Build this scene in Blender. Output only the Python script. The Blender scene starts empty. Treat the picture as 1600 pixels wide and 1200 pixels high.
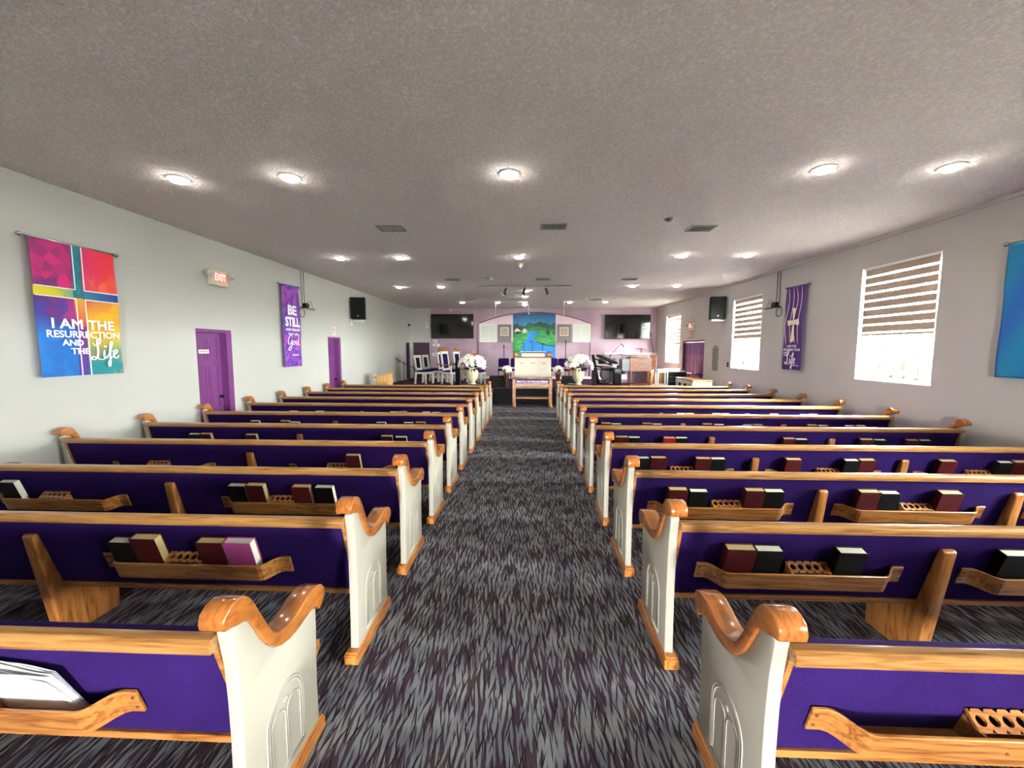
import bpy, bmesh, math, random
from mathutils import Vector, Matrix, noise

sc = bpy.context.scene
col = sc.collection
random.seed(7)
PI = math.pi

# ------------------------------------------------------------------ camera
F_PX, YAW, PITCH, ROLL, H = 620.0, 0.0394, 0.0867, -0.0017, 1.78
cy_, sy_, cp_, sp_ = math.cos(YAW), math.sin(YAW), math.cos(PITCH), math.sin(PITCH)
fwd = Vector((-sy_ * cp_, cy_ * cp_, -sp_))
rgt = Vector((cy_, sy_, 0))
dwn = fwd.cross(rgt)
cr_, sr_ = math.cos(ROLL), math.sin(ROLL)
r2 = cr_ * rgt + sr_ * dwn
d2 = -sr_ * rgt + cr_ * dwn
cam = bpy.data.cameras.new('camera')
cam.sensor_fit = 'HORIZONTAL'
cam.sensor_width = 36
cam.lens = F_PX / 1600 * 36
cam.clip_start = 0.05
co = bpy.data.objects.new('camera', cam)
col.objects.link(co)
M = Matrix((r2, -d2, -fwd)).transposed().to_4x4()
M.translation = Vector((0, 0, H))
co.matrix_world = M
sc.camera = co

# ------------------------------------------------------------------ light and exposure
world = bpy.data.worlds.new('sky')
sc.world = world
world.use_nodes = True
bgn = world.node_tree.nodes['Background']
bgn.inputs[0].default_value = (1.0, 0.985, 0.97, 1)
bgn.inputs[1].default_value = 125.0
LED_STRENGTH = 31.0
sc.view_settings.view_transform = 'Standard'
sc.view_settings.look = 'None'
sc.view_settings.exposure = 1.80
sc.view_settings.gamma = 1.0
sc.view_settings.use_curve_mapping = False

# ------------------------------------------------------------------ materials
def s2l(c):
    c = c / 255.0
    return c / 12.92 if c <= 0.04045 else ((c + 0.055) / 1.055) ** 2.4

def rgb(r, g, b):
    return (s2l(r), s2l(g), s2l(b), 1)

class NT:
    def __init__(s, name):
        s.m = bpy.data.materials.new(name)
        s.m.use_nodes = True
        s.t = s.m.node_tree
        s.b = s.t.nodes['Principled BSDF']
    def n(s, typ, **kw):
        nd = s.t.nodes.new(typ)
        for k, v in kw.items():
            if k.startswith('i_'):
                key = k[2:]
                nd.inputs[int(key) if key.isdigit() else key.replace('_', ' ')].default_value = v
            else:
                setattr(nd, k, v)
        return nd
    def l(s, a, b):
        s.t.links.new(a, b)
    def coords(s, scale=(1, 1, 1), rot=(0, 0, 0), kind='Object'):
        tc = s.n('ShaderNodeTexCoord')
        mp = s.n('ShaderNodeMapping')
        mp.inputs['Scale'].default_value = scale
        mp.inputs['Rotation'].default_value = rot
        s.l(tc.outputs[kind], mp.inputs[0])
        return mp.outputs[0]
    def ramp(s, fac, stops, interp='LINEAR'):
        r = s.n('ShaderNodeValToRGB')
        r.color_ramp.interpolation = interp
        el = r.color_ramp.elements
        while len(el) < len(stops):
            el.new(0.5)
        for e, (p, c) in zip(el, stops):
            e.position = p
            e.color = c if len(c) == 4 else (*c, 1)
        s.l(fac, r.inputs[0])
        return r.outputs[0]
    def bump(s, height, strength=0.3, dist=0.01):
        b = s.n('ShaderNodeBump', i_Strength=strength, i_Distance=dist)
        s.l(height, b.inputs['Height'])
        s.l(b.outputs[0], s.b.inputs['Normal'])

def setp(b, rough=0.5, metal=0.0, spec=0.5, coat=0.0, coat_rough=0.1, sheen=0.0):
    b.inputs['Roughness'].default_value = rough
    b.inputs['Metallic'].default_value = metal
    b.inputs['Specular IOR Level'].default_value = spec
    b.inputs['Coat Weight'].default_value = coat
    b.inputs['Coat Roughness'].default_value = coat_rough
    b.inputs['Sheen Weight'].default_value = sheen

def plain(name, c, rough=0.5, metal=0.0, spec=0.5, coat=0.0, var=0.06, scale=8.0, bump=0.0, bscale=80.0, sheen=0.0):
    t = NT(name)
    setp(t.b, rough, metal, spec, coat, 0.12, sheen)
    nz = t.n('ShaderNodeTexNoise', i_Scale=scale, i_Detail=4.0)
    t.l(t.coords(), nz.inputs['Vector'])
    lo = tuple(x * (1 - var) for x in c[:3]) + (1,)
    hi = tuple(min(1, x * (1 + var)) for x in c[:3]) + (1,)
    t.l(t.ramp(nz.outputs[0], [(0.3, lo), (0.7, hi)]), t.b.inputs['Base Color'])
    if bump:
        n2 = t.n('ShaderNodeTexNoise', i_Scale=bscale, i_Detail=3.0)
        t.l(t.coords(), n2.inputs['Vector'])
        t.bump(n2.outputs[0], bump, 0.004)
    return t.m

def wood(name, dark, mid, light, scale=(1.2, 14, 14), rough=0.32, coat=0.5):
    t = NT(name)
    setp(t.b, rough, 0, 0.4, coat, 0.12)
    v = t.coords(scale)
    n1 = t.n('ShaderNodeTexNoise', i_Scale=1.6, i_Detail=3.0, i_Distortion=0.6)
    t.l(v, n1.inputs['Vector'])
    mul = t.n('ShaderNodeMath', operation='MULTIPLY')
    mul.inputs[1].default_value = 7.0
    t.l(n1.outputs[0], mul.inputs[0])
    fr = t.n('ShaderNodeMath', operation='PINGPONG')
    fr.inputs[1].default_value = 1.0
    t.l(mul.outputs[0], fr.inputs[0])
    n2 = t.n('ShaderNodeTexNoise', i_Scale=9.0, i_Detail=6.0)
    t.l(v, n2.inputs['Vector'])
    mx = t.n('ShaderNodeMath', operation='MULTIPLY_ADD')
    mx.inputs[1].default_value = 0.55
    t.l(fr.outputs[0], mx.inputs[0])
    t.l(n2.outputs[0], mx.inputs[2])
    t.l(t.ramp(mx.outputs[0], [(0.32, dark), (0.62, mid), (0.95, light)]), t.b.inputs['Base Color'])
    t.bump(mx.outputs[0], 0.08, 0.002)
    return t.m

def emit(name, c, strength):
    t = NT(name)
    t.b.inputs['Base Color'].default_value = c
    t.b.inputs['Emission Color'].default_value = c
    t.b.inputs['Emission Strength'].default_value = strength
    return t.m

M_ = {}
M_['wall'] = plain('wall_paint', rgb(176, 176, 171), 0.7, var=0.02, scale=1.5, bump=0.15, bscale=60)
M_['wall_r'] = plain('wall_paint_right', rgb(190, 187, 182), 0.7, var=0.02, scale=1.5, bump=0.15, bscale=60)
M_['white'] = plain('white_paint', rgb(214, 212, 206), 0.45, var=0.02)
M_['cream'] = plain('cream_paint', rgb(226, 220, 200), 0.42, var=0.03, scale=4)
M_['pewwhite'] = plain('pew_end_paint', rgb(164, 160, 147), 0.38, var=0.025, scale=5, spec=0.4)
M_['ivory'] = plain('ivory_ceramic', rgb(206, 200, 168), 0.35, var=0.05)
M_['oak'] = wood('oak', rgb(98, 52, 20), rgb(144, 88, 38), rgb(172, 116, 58))
M_['oaky'] = wood('oak_along_y', rgb(108, 58, 20), rgb(156, 94, 38), rgb(186, 122, 58), scale=(16, 1.4, 16))
M_['oakz'] = wood('oak_upright', rgb(104, 60, 26), rgb(146, 92, 42), rgb(172, 114, 58), scale=(18, 10, 1.3))
M_['oakrail'] = wood('oak_rail', rgb(100, 60, 26), rgb(140, 96, 48), rgb(160, 118, 66), scale=(0.9, 22, 22), rough=0.28)
M_['cap'] = wood('oak_cap', rgb(122, 68, 26), rgb(144, 84, 34), rgb(158, 96, 42), scale=(22, 3.2, 7), rough=0.22, coat=0.8)
M_['capbrown'] = wood('brown_wood', rgb(52, 26, 12), rgb(92, 52, 28), rgb(120, 74, 42))
M_['walnut'] = wood('walnut', rgb(88, 48, 34), rgb(128, 78, 58), rgb(150, 98, 76), scale=(2, 10, 10))
M_['lightwood'] = wood('light_wood', rgb(176, 126, 66), rgb(204, 156, 92), rgb(220, 178, 116), scale=(10, 10, 1.4))
M_['black'] = plain('black_plastic', rgb(10, 10, 11), 0.5, var=0.1, spec=0.25)
M_['blackcloth'] = plain('black_cloth', rgb(14, 13, 17), 0.9, var=0.2)
M_['grille'] = plain('speaker_grille', rgb(12, 12, 13), 0.7, spec=0.15, var=0.3, scale=220, bump=0.4, bscale=300)
M_['chrome'] = plain('chrome', rgb(190, 190, 190), 0.2, 1.0)
M_['steel'] = plain('grey_metal', rgb(120, 120, 120), 0.4, 0.8)
M_['grey'] = plain('grey_plastic', rgb(120, 122, 124), 0.5)
M_['darkgrey'] = plain('dark_grey', rgb(40, 41, 44), 0.5)
M_['greypanel'] = plain('panel_grey', rgb(112, 108, 106), 0.6, var=0.15, scale=60)
M_['beige'] = plain('beige_plastic', rgb(205, 198, 172), 0.5)
M_['door'] = plain('door_purple', rgb(108, 50, 112), 0.4, var=0.05)
M_['doordark'] = plain('door_dark_purple', rgb(66, 34, 62), 0.4, var=0.05)
M_['mulberry'] = plain('mulberry', rgb(70, 34, 56), 0.35, var=0.1)
M_['page'] = plain('book_pages', rgb(232, 226, 208), 0.8, var=0.06, scale=120)
M_['paper'] = plain('paper', rgb(222, 222, 224), 0.8, var=0.1, scale=14)
M_['bk_b'] = plain('book_black', rgb(8, 8, 9), 0.5, spec=0.25, bump=0.1)
M_['bk_m'] = plain('book_maroon', rgb(74, 14, 18), 0.5, spec=0.3, bump=0.1)
M_['bk_r'] = plain('book_red', rgb(160, 30, 40), 0.42, bump=0.1)
M_['bk_p'] = plain('book_pink', rgb(176, 74, 138), 0.5, bump=0.1)
M_['tan'] = plain('tan_page_edge', rgb(206, 186, 130), 0.8, var=0.06, scale=90)
M_['stage'] = plain('stage_carpet', rgb(70, 48, 66), 0.95, spec=0.1, var=0.2, scale=60, bump=0.3)
M_['gold'] = plain('gold_brown', rgb(150, 96, 34), 0.5)
M_['petal'] = plain('white_petal', rgb(240, 240, 226), 0.6, var=0.04)
M_['orange'] = plain('orange_petal', rgb(232, 120, 90), 0.6, var=0.1)
M_['leaf'] = plain('dark_leaf', rgb(48, 66, 40), 0.6, var=0.3)
M_['darkleaf'] = plain('burgundy_leaf', rgb(52, 18, 34), 0.6, var=0.3)
M_['bronze'] = plain('bronze_vase', rgb(78, 46, 28), 0.4, 0.0)
M_['red'] = plain('red_print', rgb(196, 56, 56), 0.5)
M_['screen'] = plain('tv_glass', rgb(12, 12, 13), 0.08, spec=0.6, var=0.0)
M_['green'] = plain('foliage', (0.008, 0.010, 0.006, 1), 0.8, spec=0.1, var=0.5, scale=6)
M_['bounce_ground'] = plain('bounce_paving', rgb(232, 228, 220), 0.9, var=0.04, scale=4)  # near-white so the unseen yard bounces daylight up to the ceiling
M_['bark'] = plain('bark', rgb(92, 76, 60), 0.9)
M_['led'] = emit('led_lens', (1.0, 0.95, 0.86, 1), LED_STRENGTH)
M_['exitred'] = emit('exit_red', (1.0, 0.50, 0.46, 1), 0.42)
M_['exitwhite'] = emit('exit_face', (1.0, 0.14, 0.12, 1), 0.22)
M_['tracklamp'] = emit('track_lamp', (1.0, 0.97, 0.9, 1), 3.0)
M_['lettering'] = plain('white_lettering', rgb(240, 238, 242), 0.6, var=0.0)
M_['creamcloth'] = plain('cream_cloth', rgb(236, 220, 196), 0.7, var=0.03)
M_['taupe'] = plain('blind_taupe', rgb(176, 156, 136), 0.8, var=0.05, scale=60)
M_['bannerpurple'] = plain('banner_purple', rgb(78, 34, 116), 0.7, var=0.12, scale=5)
M_['arch'] = plain('arch_paint', rgb(226, 202, 214), 0.7, var=0.05, scale=3)
M_['winwhite'] = plain('window_vinyl', rgb(240, 240, 238), 0.4, var=0.02)

# purple fabric
t = NT('purple_fabric')
setp(t.b, 0.95, 0, 0.05)
nz = t.n('ShaderNodeTexNoise', i_Scale=260.0, i_Detail=2.0)
t.l(t.coords(), nz.inputs['Vector'])
nz2 = t.n('ShaderNodeTexNoise', i_Scale=3.0, i_Detail=3.0)
t.l(t.coords(), nz2.inputs['Vector'])
ad = t.n('ShaderNodeMath', operation='MULTIPLY_ADD')
ad.inputs[1].default_value = 0.35
t.l(nz2.outputs[0], ad.inputs[0]); t.l(nz.outputs[0], ad.inputs[2])
t.l(t.ramp(ad.outputs[0], [(0.45, rgb(28, 14, 57)), (0.9, rgb(47, 26, 90))]), t.b.inputs['Base Color'])
t.bump(nz.outputs[0], 0.25, 0.002)
M_['fabric'] = t.m

# ceiling popcorn texture
t = NT('textured_ceiling')
setp(t.b, 0.9, 0, 0.1)
v = t.coords((1, 1, 1))
a = t.n('ShaderNodeTexNoise', i_Scale=46.0, i_Detail=3.0, i_Roughness=0.55, i_Distortion=0.35)
t.l(v, a.inputs['Vector'])
t.l(t.ramp(a.outputs[0], [(0.38, rgb(232, 222, 216)), (0.6, rgb(247, 240, 235))]), t.b.inputs['Base Color'])
rr = t.ramp(a.outputs[0], [(0.42, (0, 0, 0, 1)), (0.62, (1, 1, 1, 1))])
t.bump(rr, 0.95, 0.012)
M_['ceiling'] = t.m

# back wall: blotchy mauve paint on block wall
t = NT('mauve_wall')
setp(t.b, 0.7, 0, 0.3)
v = t.coords((1, 1, 1))
a = t.n('ShaderNodeTexNoise', i_Scale=1.3, i_Detail=5.0, i_Roughness=0.65)
t.l(v, a.inputs['Vector'])
c1 = t.ramp(a.outputs[0], [(0.3, rgb(156, 128, 145)), (0.5, rgb(170, 146, 159)), (0.7, rgb(178, 162, 171))])
br = t.n('ShaderNodeTexBrick', i_Scale=1.0)
br.inputs['Color1'].default_value = (1, 1, 1, 1)
br.inputs['Color2'].default_value = (0.94, 0.94, 0.94, 1)
br.inputs['Mortar'].default_value = (0.86, 0.86, 0.88, 1)
br.inputs['Mortar Size'].default_value = 0.006
br.inputs['Brick Width'].default_value = 0.4
br.inputs['Row Height'].default_value = 0.2
t.l(t.coords((1, 1, 1), (PI / 2, 0, 0)), br.inputs['Vector'])
mx = t.n('ShaderNodeMix', data_type='RGBA', blend_type='MULTIPLY')
mx.inputs[0].default_value = 0.6
t.l(c1, mx.inputs[6]); t.l(br.outputs[0], mx.inputs[7])
t.l(mx.outputs[2], t.b.inputs['Base Color'])
M_['mauve'] = t.m

# carpet: slate streaks over plum with thin black diagonal lines and a fine rib
t = NT('streaked_carpet')
setp(t.b, 0.95, 0, 0.08)
tcc = t.n('ShaderNodeTexCoord')
sep = t.n('ShaderNodeSeparateXYZ')
t.l(tcc.outputs['Object'], sep.inputs[0])
wob = t.n('ShaderNodeTexNoise', i_Scale=9.0, i_Detail=1.0)
t.l(tcc.outputs['Object'], wob.inputs['Vector'])
def mth(op, a, b=None, c=None):
    n = t.n('ShaderNodeMath', operation=op)
    for k, q in enumerate((a, b, c)):
        if q is None: continue
        if isinstance(q, (int, float)): n.inputs[k].default_value = q
        else: t.l(q, n.inputs[k])
    return n.outputs[0]
X_, Y_ = sep.outputs[0], sep.outputs[1]
WX = mth('MULTIPLY_ADD', wob.outputs[0], 0.012, X_)
def sliver(w, L, tilt, duty, seed, maxw, soft=0.10, cols=13):
    """long tapered slivers laid in repeating columns, the way the tufted pattern repeats"""
    xs = mth('DIVIDE', mth('MULTIPLY_ADD', Y_, tilt, WX), w)
    ci = mth('WRAP', mth('FLOOR', xs), cols, 0)
    fx = mth('ABSOLUTE', mth('SUBTRACT', mth('FRACT', xs), 0.5))
    wn = t.n('ShaderNodeTexWhiteNoise'); wn.noise_dimensions = '1D'
    t.l(mth('ADD', ci, seed), wn.inputs['W'])
    yl = mth('ADD', mth('DIVIDE', Y_, L), wn.outputs[0])
    fy = mth('DIVIDE', mth('FRACT', yl), duty)
    prof = mth('MULTIPLY', mth('MULTIPLY', fy, mth('SUBTRACT', 1.0, fy)), 4.0)      # 0 at both tips
    prof = mth('MULTIPLY', mth('POWER', mth('MAXIMUM', prof, 0.0), 0.6), maxw)
    mr = t.n('ShaderNodeMapRange'); mr.inputs[1].default_value = 0.0; mr.inputs[2].default_value = soft
    t.l(mth('SUBTRACT', prof, fx), mr.inputs[0])
    return mr.outputs[0]
def mx2(*a):
    o = a[0]
    for b in a[1:]: o = mth('MAXIMUM', o, b)
    return o
light = mx2(sliver(.028, .30, .11, .74, 1.0, .34), sliver(.032, .60, -.13, .62, 21.0, .34), sliver(.044, .60, -.03, .46, 47.0, .30))
dark = mx2(sliver(.040, .30, .22, .5, 71.0, .12, .06), sliver(.050, .30, -.26, .5, 93.0, .11, .06), sliver(.024, .3, .08, .6, 117.0, .15, .08))
class _O:  # keeps the names used below
    def __init__(s, o): s.outputs = [o]
mxs, mxl = _O(light), _O(dark)
lg = t.n('ShaderNodeTexNoise', i_Scale=5.0, i_Detail=2.0)
t.l(t.coords((1, 1, 1)), lg.inputs['Vector'])
lc = t.ramp(lg.outputs[0], [(0.35, rgb(108, 112, 119)), (0.65, rgb(144, 147, 151))])
dc = t.ramp(lg.outputs[0], [(0.35, rgb(68, 50, 62)), (0.65, rgb(82, 68, 74))])
m1 = t.n('ShaderNodeMix', data_type='RGBA')
t.l(mxs.outputs[0], m1.inputs[0]); t.l(dc, m1.inputs[6]); t.l(lc, m1.inputs[7])
m2 = t.n('ShaderNodeMix', data_type='RGBA')
m2.inputs[7].default_value = rgb(42, 32, 40)
t.l(mxl.outputs[0], m2.inputs[0]); t.l(m1.outputs[2], m2.inputs[6])
wv = t.n('ShaderNodeTexWave', i_Scale=52.0, i_Distortion=0.6)
wv.bands_direction = 'X'
t.l(t.coords((1, 1, 1)), wv.inputs['Vector'])
m3 = t.n('ShaderNodeMix', data_type='RGBA', blend_type='MULTIPLY')
m3.inputs[0].default_value = 0.55
t.l(m2.outputs[2], m3.inputs[6]); t.l(t.ramp(wv.outputs[0], [(0.1, (0.35, 0.35, 0.35, 1)), (0.6, (1, 1, 1, 1))]), m3.inputs[7])
t.l(m3.outputs[2], t.b.inputs['Base Color'])
t.bump(wv.outputs[0], 0.3, 0.004)
M_['carpet'] = t.m

# sheer fabric of the zebra blinds
t = NT('sheer_fabric')
tr = t.n('ShaderNodeBsdfTransparent')
tl = t.n('ShaderNodeBsdfTranslucent')
tl.inputs[0].default_value = (0.95, 0.94, 0.9, 1)
nz = t.n('ShaderNodeTexNoise', i_Scale=400.0)
t.l(t.coords(), nz.inputs['Vector'])
mx = t.n('ShaderNodeMixShader')
rp = t.ramp(nz.outputs[0], [(0.4, (0.28, 0.28, 0.28, 1)), (0.6, (0.4, 0.4, 0.4, 1))])
t.l(rp, mx.inputs[0]); t.l(tr.outputs[0], mx.inputs[1]); t.l(tl.outputs[0], mx.inputs[2])
t.l(mx.outputs[0], t.t.nodes['Material Output'].inputs[0])
M_['sheer'] = t.m

# clear window pane: mostly see-through with a sheen
t = NT('window_glass')
tr = t.n('ShaderNodeBsdfTransparent')
tr.inputs[0].default_value = (0.93, 0.97, 0.95, 1)
gl = t.n('ShaderNodeBsdfGlossy', i_Roughness=0.03)
lw = t.n('ShaderNodeLayerWeight', i_Blend=0.5)
fr = t.n('ShaderNodeMath', operation='POWER'); fr.inputs[1].default_value = 6.0
t.l(lw.outputs['Facing'], fr.inputs[0])
mx = t.n('ShaderNodeMixShader')
t.l(fr.outputs[0], mx.inputs[0]); t.l(tr.outputs[0], mx.inputs[1]); t.l(gl.outputs[0], mx.inputs[2])
t.l(mx.outputs[0], t.t.nodes['Material Output'].inputs[0])
M_['glass'] = t.m

# frosted pane for the pale windows behind the platform
M_['frost'] = plain('frosted_glass', rgb(206, 214, 200), 0.35, var=0.03, scale=20)

# swirled purple banner
t = NT('swirl_print')
setp(t.b, 0.75)
a = t.n('ShaderNodeTexNoise', i_Scale=2.6, i_Detail=5.0, i_Roughness=0.62, i_Distortion=2.4)
t.l(t.coords(), a.inputs['Vector'])
t.l(t.ramp(a.outputs[0], [(0.30, rgb(44, 30, 110)), (0.44, rgb(86, 50, 160)), (0.52, rgb(120, 60, 156)), (0.58, rgb(190, 84, 172)), (0.64, rgb(96, 58, 170)), (0.75, rgb(62, 40, 140))]), t.b.inputs['Base Color'])
M_['swirl'] = t.m

# vertex coloured print
def vcol(name):
    t = NT(name)
    setp(t.b, 0.7)
    at = t.n('ShaderNodeAttribute')
    at.attribute_name = 'Col'
    t.l(at.outputs[0], t.b.inputs['Base Color'])
    return t.m
M_['print'] = vcol('printed_cloth')

# ------------------------------------------------------------------ mesh helpers
class MB:
    def __init__(s):
        s.v, s.f, s.mi, s.sm = [], [], [], []
        s.cur = 0
    def add(s, vs, fs, smooth=False):
        b = len(s.v)
        s.v += [tuple(x) for x in vs]
        for f in fs:
            s.f.append([b + i for i in f])
            s.mi.append(s.cur)
            s.sm.append(smooth)
        return s
    def box(s, x0, x1, y0, y1, z0, z1):
        v = [(x, y, z) for x in (x0, x1) for y in (y0, y1) for z in (z0, z1)]
        f = [(0, 1, 3, 2), (4, 6, 7, 5), (0, 4, 5, 1), (2, 3, 7, 6), (0, 2, 6, 4), (1, 5, 7, 3)]
        return s.add(v, f)
    def cbox(s, c, d, M=None):
        v = [Vector((sx * d[0] / 2, sy * d[1] / 2, sz * d[2] / 2)) for sx in (-1, 1) for sy in (-1, 1) for sz in (-1, 1)]
        if M is not None:
            v = [M @ p for p in v]
        v = [p + Vector(c) for p in v]
        f = [(0, 1, 3, 2), (4, 6, 7, 5), (0, 4, 5, 1), (2, 3, 7, 6), (0, 2, 6, 4), (1, 5, 7, 3)]
        return s.add(v, f)
    def prism(s, poly, axis, a0, a1, smooth=False):
        # poly in the two other axes (cyclic order kept), extruded along axis
        def P(p, a):
            return {0: (a, p[0], p[1]), 1: (p[0], a, p[1]), 2: (p[0], p[1], a)}[axis]
        n = len(poly)
        v = [P(p, a0) for p in poly] + [P(p, a1) for p in poly]
        b = len(s.v)
        s.add(v, [[i, (i + 1) % n, n + (i + 1) % n, n + i] for i in range(n)], smooth)
        s.f += [[b + i for i in range(n)][::-1], [b + n + i for i in range(n)]]
        s.mi += [s.cur] * 2
        s.sm += [False] * 2
        return s
    def tube(s, pts, r, n=8, caps=True, smooth=True):
        pts = [Vector(p) for p in pts]
        rs = r if isinstance(r, (list, tuple)) else [r] * len(pts)
        vs, fs = [], []
        up = None
        for i, p in enumerate(pts):
            d = (pts[min(i + 1, len(pts) - 1)] - pts[max(i - 1, 0)]).normalized()
            if up is None:
                up = d.orthogonal().normalized()
            up = (up - d * up.dot(d))
            up = up.normalized() if up.length > 1e-6 else d.orthogonal().normalized()
            w = d.cross(up)
            for k in range(n):
                a = 2 * PI * k / n
                vs.append(p + (up * math.cos(a) + w * math.sin(a)) * rs[i])
        for i in range(len(pts) - 1):
            for k in range(n):
                fs.append([i * n + k, i * n + (k + 1) % n, (i + 1) * n + (k + 1) % n, (i + 1) * n + k])
        s.add(vs, fs, smooth)
        if caps:
            b = len(s.v) - len(vs)
            s.f += [[b + k for k in range(n)][::-1], [b + (len(pts) - 1) * n + k for k in range(n)]]
            s.mi += [s.cur] * 2
            s.sm += [False] * 2
        return s
    def lathe(s, prof, c=(0, 0, 0), n=24, smooth=True, flute=0.0, nf=0):
        vs, fs = [], []
        for r, z in prof:
            for k in range(n):
                a = 2 * PI * k / n
                rr = r * (1 + (flute * math.cos(nf * a) if nf else 0))
                vs.append((c[0] + rr * math.cos(a), c[1] + rr * math.sin(a), c[2] + z))
        for i in range(len(prof) - 1):
            for k in range(n):
                fs.append([i * n + k, i * n + (k + 1) % n, (i + 1) * n + (k + 1) % n, (i + 1) * n + k])
        fs.append([k for k in range(n)][::-1])
        fs.append([(len(prof) - 1) * n + k for k in range(n)])
        return s.add(vs, fs, smooth)
    def ball(s, c, r, n=12, m=8):
        rx, ry, rz = r if isinstance(r, (tuple, list)) else (r, r, r)
        vs = [(c[0] + rx * math.sin(PI * i / m) * math.cos(2 * PI * k / n), c[1] + ry * math.sin(PI * i / m) * math.sin(2 * PI * k / n), c[2] + rz * math.cos(PI * i / m)) for i in range(m + 1) for k in range(n)]
        fs = [[i * n + k, (i + 1) * n + k, (i + 1) * n + (k + 1) % n, i * n + (k + 1) % n] for i in range(m) for k in range(n)]
        return s.add(vs, fs, True)
    def xf(s, Mx):
        s.v = [tuple(Mx @ Vector(p)) for p in s.v]
        return s
    def build(s, name, mats, parent=None, bevel=0.0, seg=2, angle=35):
        me = bpy.data.meshes.new(name)
        me.from_pydata(s.v, [], s.f)
        if not isinstance(mats, (list, tuple)):
            mats = [mats]
        for m in mats:
            me.materials.append(M_[m] if isinstance(m, str) else m)
        me.polygons.foreach_set('material_index', s.mi)
        me.polygons.foreach_set('use_smooth', s.sm)
        me.validate()
        bm = bmesh.new()
        bm.from_mesh(me)
        bmesh.ops.recalc_face_normals(bm, faces=bm.faces)
        if bevel:
            es = [e for e in bm.edges if len(e.link_faces) == 2 and e.calc_face_angle(0) > math.radians(angle)]
            bmesh.ops.bevel(bm, geom=es, offset=bevel, segments=seg, affect='EDGES', profile=0.5, clamp_overlap=True)
            for f in bm.faces:
                f.smooth = f.smooth or seg > 1
        bm.to_mesh(me)
        bm.free()
        if bevel and seg > 1:
            me.set_sharp_from_angle(angle=math.radians(50))
        o = bpy.data.objects.new(name, me)
        col.objects.link(o)
        if parent is not None:
            o.parent = parent
        return o

def tag(o, label=None, cat=None, group=None, kind=None):
    if label: o['label'] = label
    if cat: o['category'] = cat
    if group: o['group'] = group
    if kind: o['kind'] = kind
    return o

def empty(name, loc=(0, 0, 0), rz=0.0):
    o = bpy.data.objects.new(name, None)
    o.empty_display_size = 0.1
    col.objects.link(o)
    o.location = loc
    o.rotation_euler = (0, 0, rz)
    return o

def thing(name, label, cat, loc=(0, 0, 0), rz=0.0, group=None):
    return tag(empty(name, loc, rz), label, cat, group)

def copy_tree(o, parent=None):
    c = o.copy()
    col.objects.link(c)
    c.parent = parent
    for ch in [x for x in KIDS.get(o.name, list(o.children))]:
        copy_tree(ch, c)
    return c
KIDS = {}

def struct(name, mb, m, **kw):
    o = mb.build(name, m, **kw)
    o['kind'] = 'structure'
    return o

def text_mesh(name, body, width, height, m, parent, M4, offset=0.0, extrude=0.002, font_shear=0.0, spacing=1.0, bold=0.0):
    cu = bpy.data.curves.new('tmp', 'FONT')
    cu.body = body
    cu.offset = offset
    cu.bevel_depth = bold
    cu.bevel_resolution = 0
    cu.shear = font_shear
    cu.space_character = spacing
    cu.align_x = 'CENTER'
    cu.extrude = extrude
    cu.resolution_u = 4
    ob = bpy.data.objects.new('tmp', cu)
    col.objects.link(ob)
    bpy.context.view_layer.update()
    me = bpy.data.meshes.new_from_object(ob.evaluated_get(bpy.context.evaluated_depsgraph_get()))
    bpy.data.objects.remove(ob)
    bpy.data.curves.remove(cu)
    xs = [v.co.x for v in me.vertices]; ys = [v.co.y for v in me.vertices]
    cx, cyy = (min(xs) + max(xs)) / 2, (min(ys) + max(ys)) / 2
    kx, ky = width / (max(xs) - min(xs)), height / (max(ys) - min(ys))
    for v in me.vertices:
        v.co = M4 @ Vector(((v.co.x - cx) * kx, (v.co.y - cyy) * ky, v.co.z * (.06 if bold else 1)))
    me.name = name
    me.materials.clear()
    me.materials.append(M_[m])
    o = bpy.data.objects.new(name, me)
    col.objects.link(o)
    o.parent = parent
    return o

def frame4(origin, xdir, ydir):
    x = Vector(xdir).normalized(); y = Vector(ydir).normalized(); z = x.cross(y)
    m = Matrix((x, y, z)).transposed().to_4x4()
    m.translation = Vector(origin)
    return m

# ------------------------------------------------------------------ the setting
XL, XR, YB, YF, CZ = -4.97, 5.32, 16.75, -4.2, 3.49
WT = 0.22
floor_b = MB().box(XL - WT, XR + WT, YF - WT, YB + WT, -0.12, 0)
struct('floor', floor_b, 'carpet')
struct('ceiling', MB().box(XL - WT, XR + WT, YF - WT, YB + WT, CZ, CZ + 0.12), 'ceiling')

def pierced(mb, axis, t0, t1, a0, a1, z0, z1, holes):
    def bx(a, b, c, d):
        if b - a < 1e-4 or d - c < 1e-4: return
        if axis == 0: mb.box(t0, t1, a, b, c, d)
        else: mb.box(a, b, t0, t1, c, d)
    cur = a0
    for (h0, h1, k0, k1) in sorted(holes):
        bx(cur, h0, z0, z1)
        bx(h0, h1, z0, k0)
        bx(h0, h1, k1, z1)
        cur = h1
    bx(cur, a1, z0, z1)
    return mb

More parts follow.
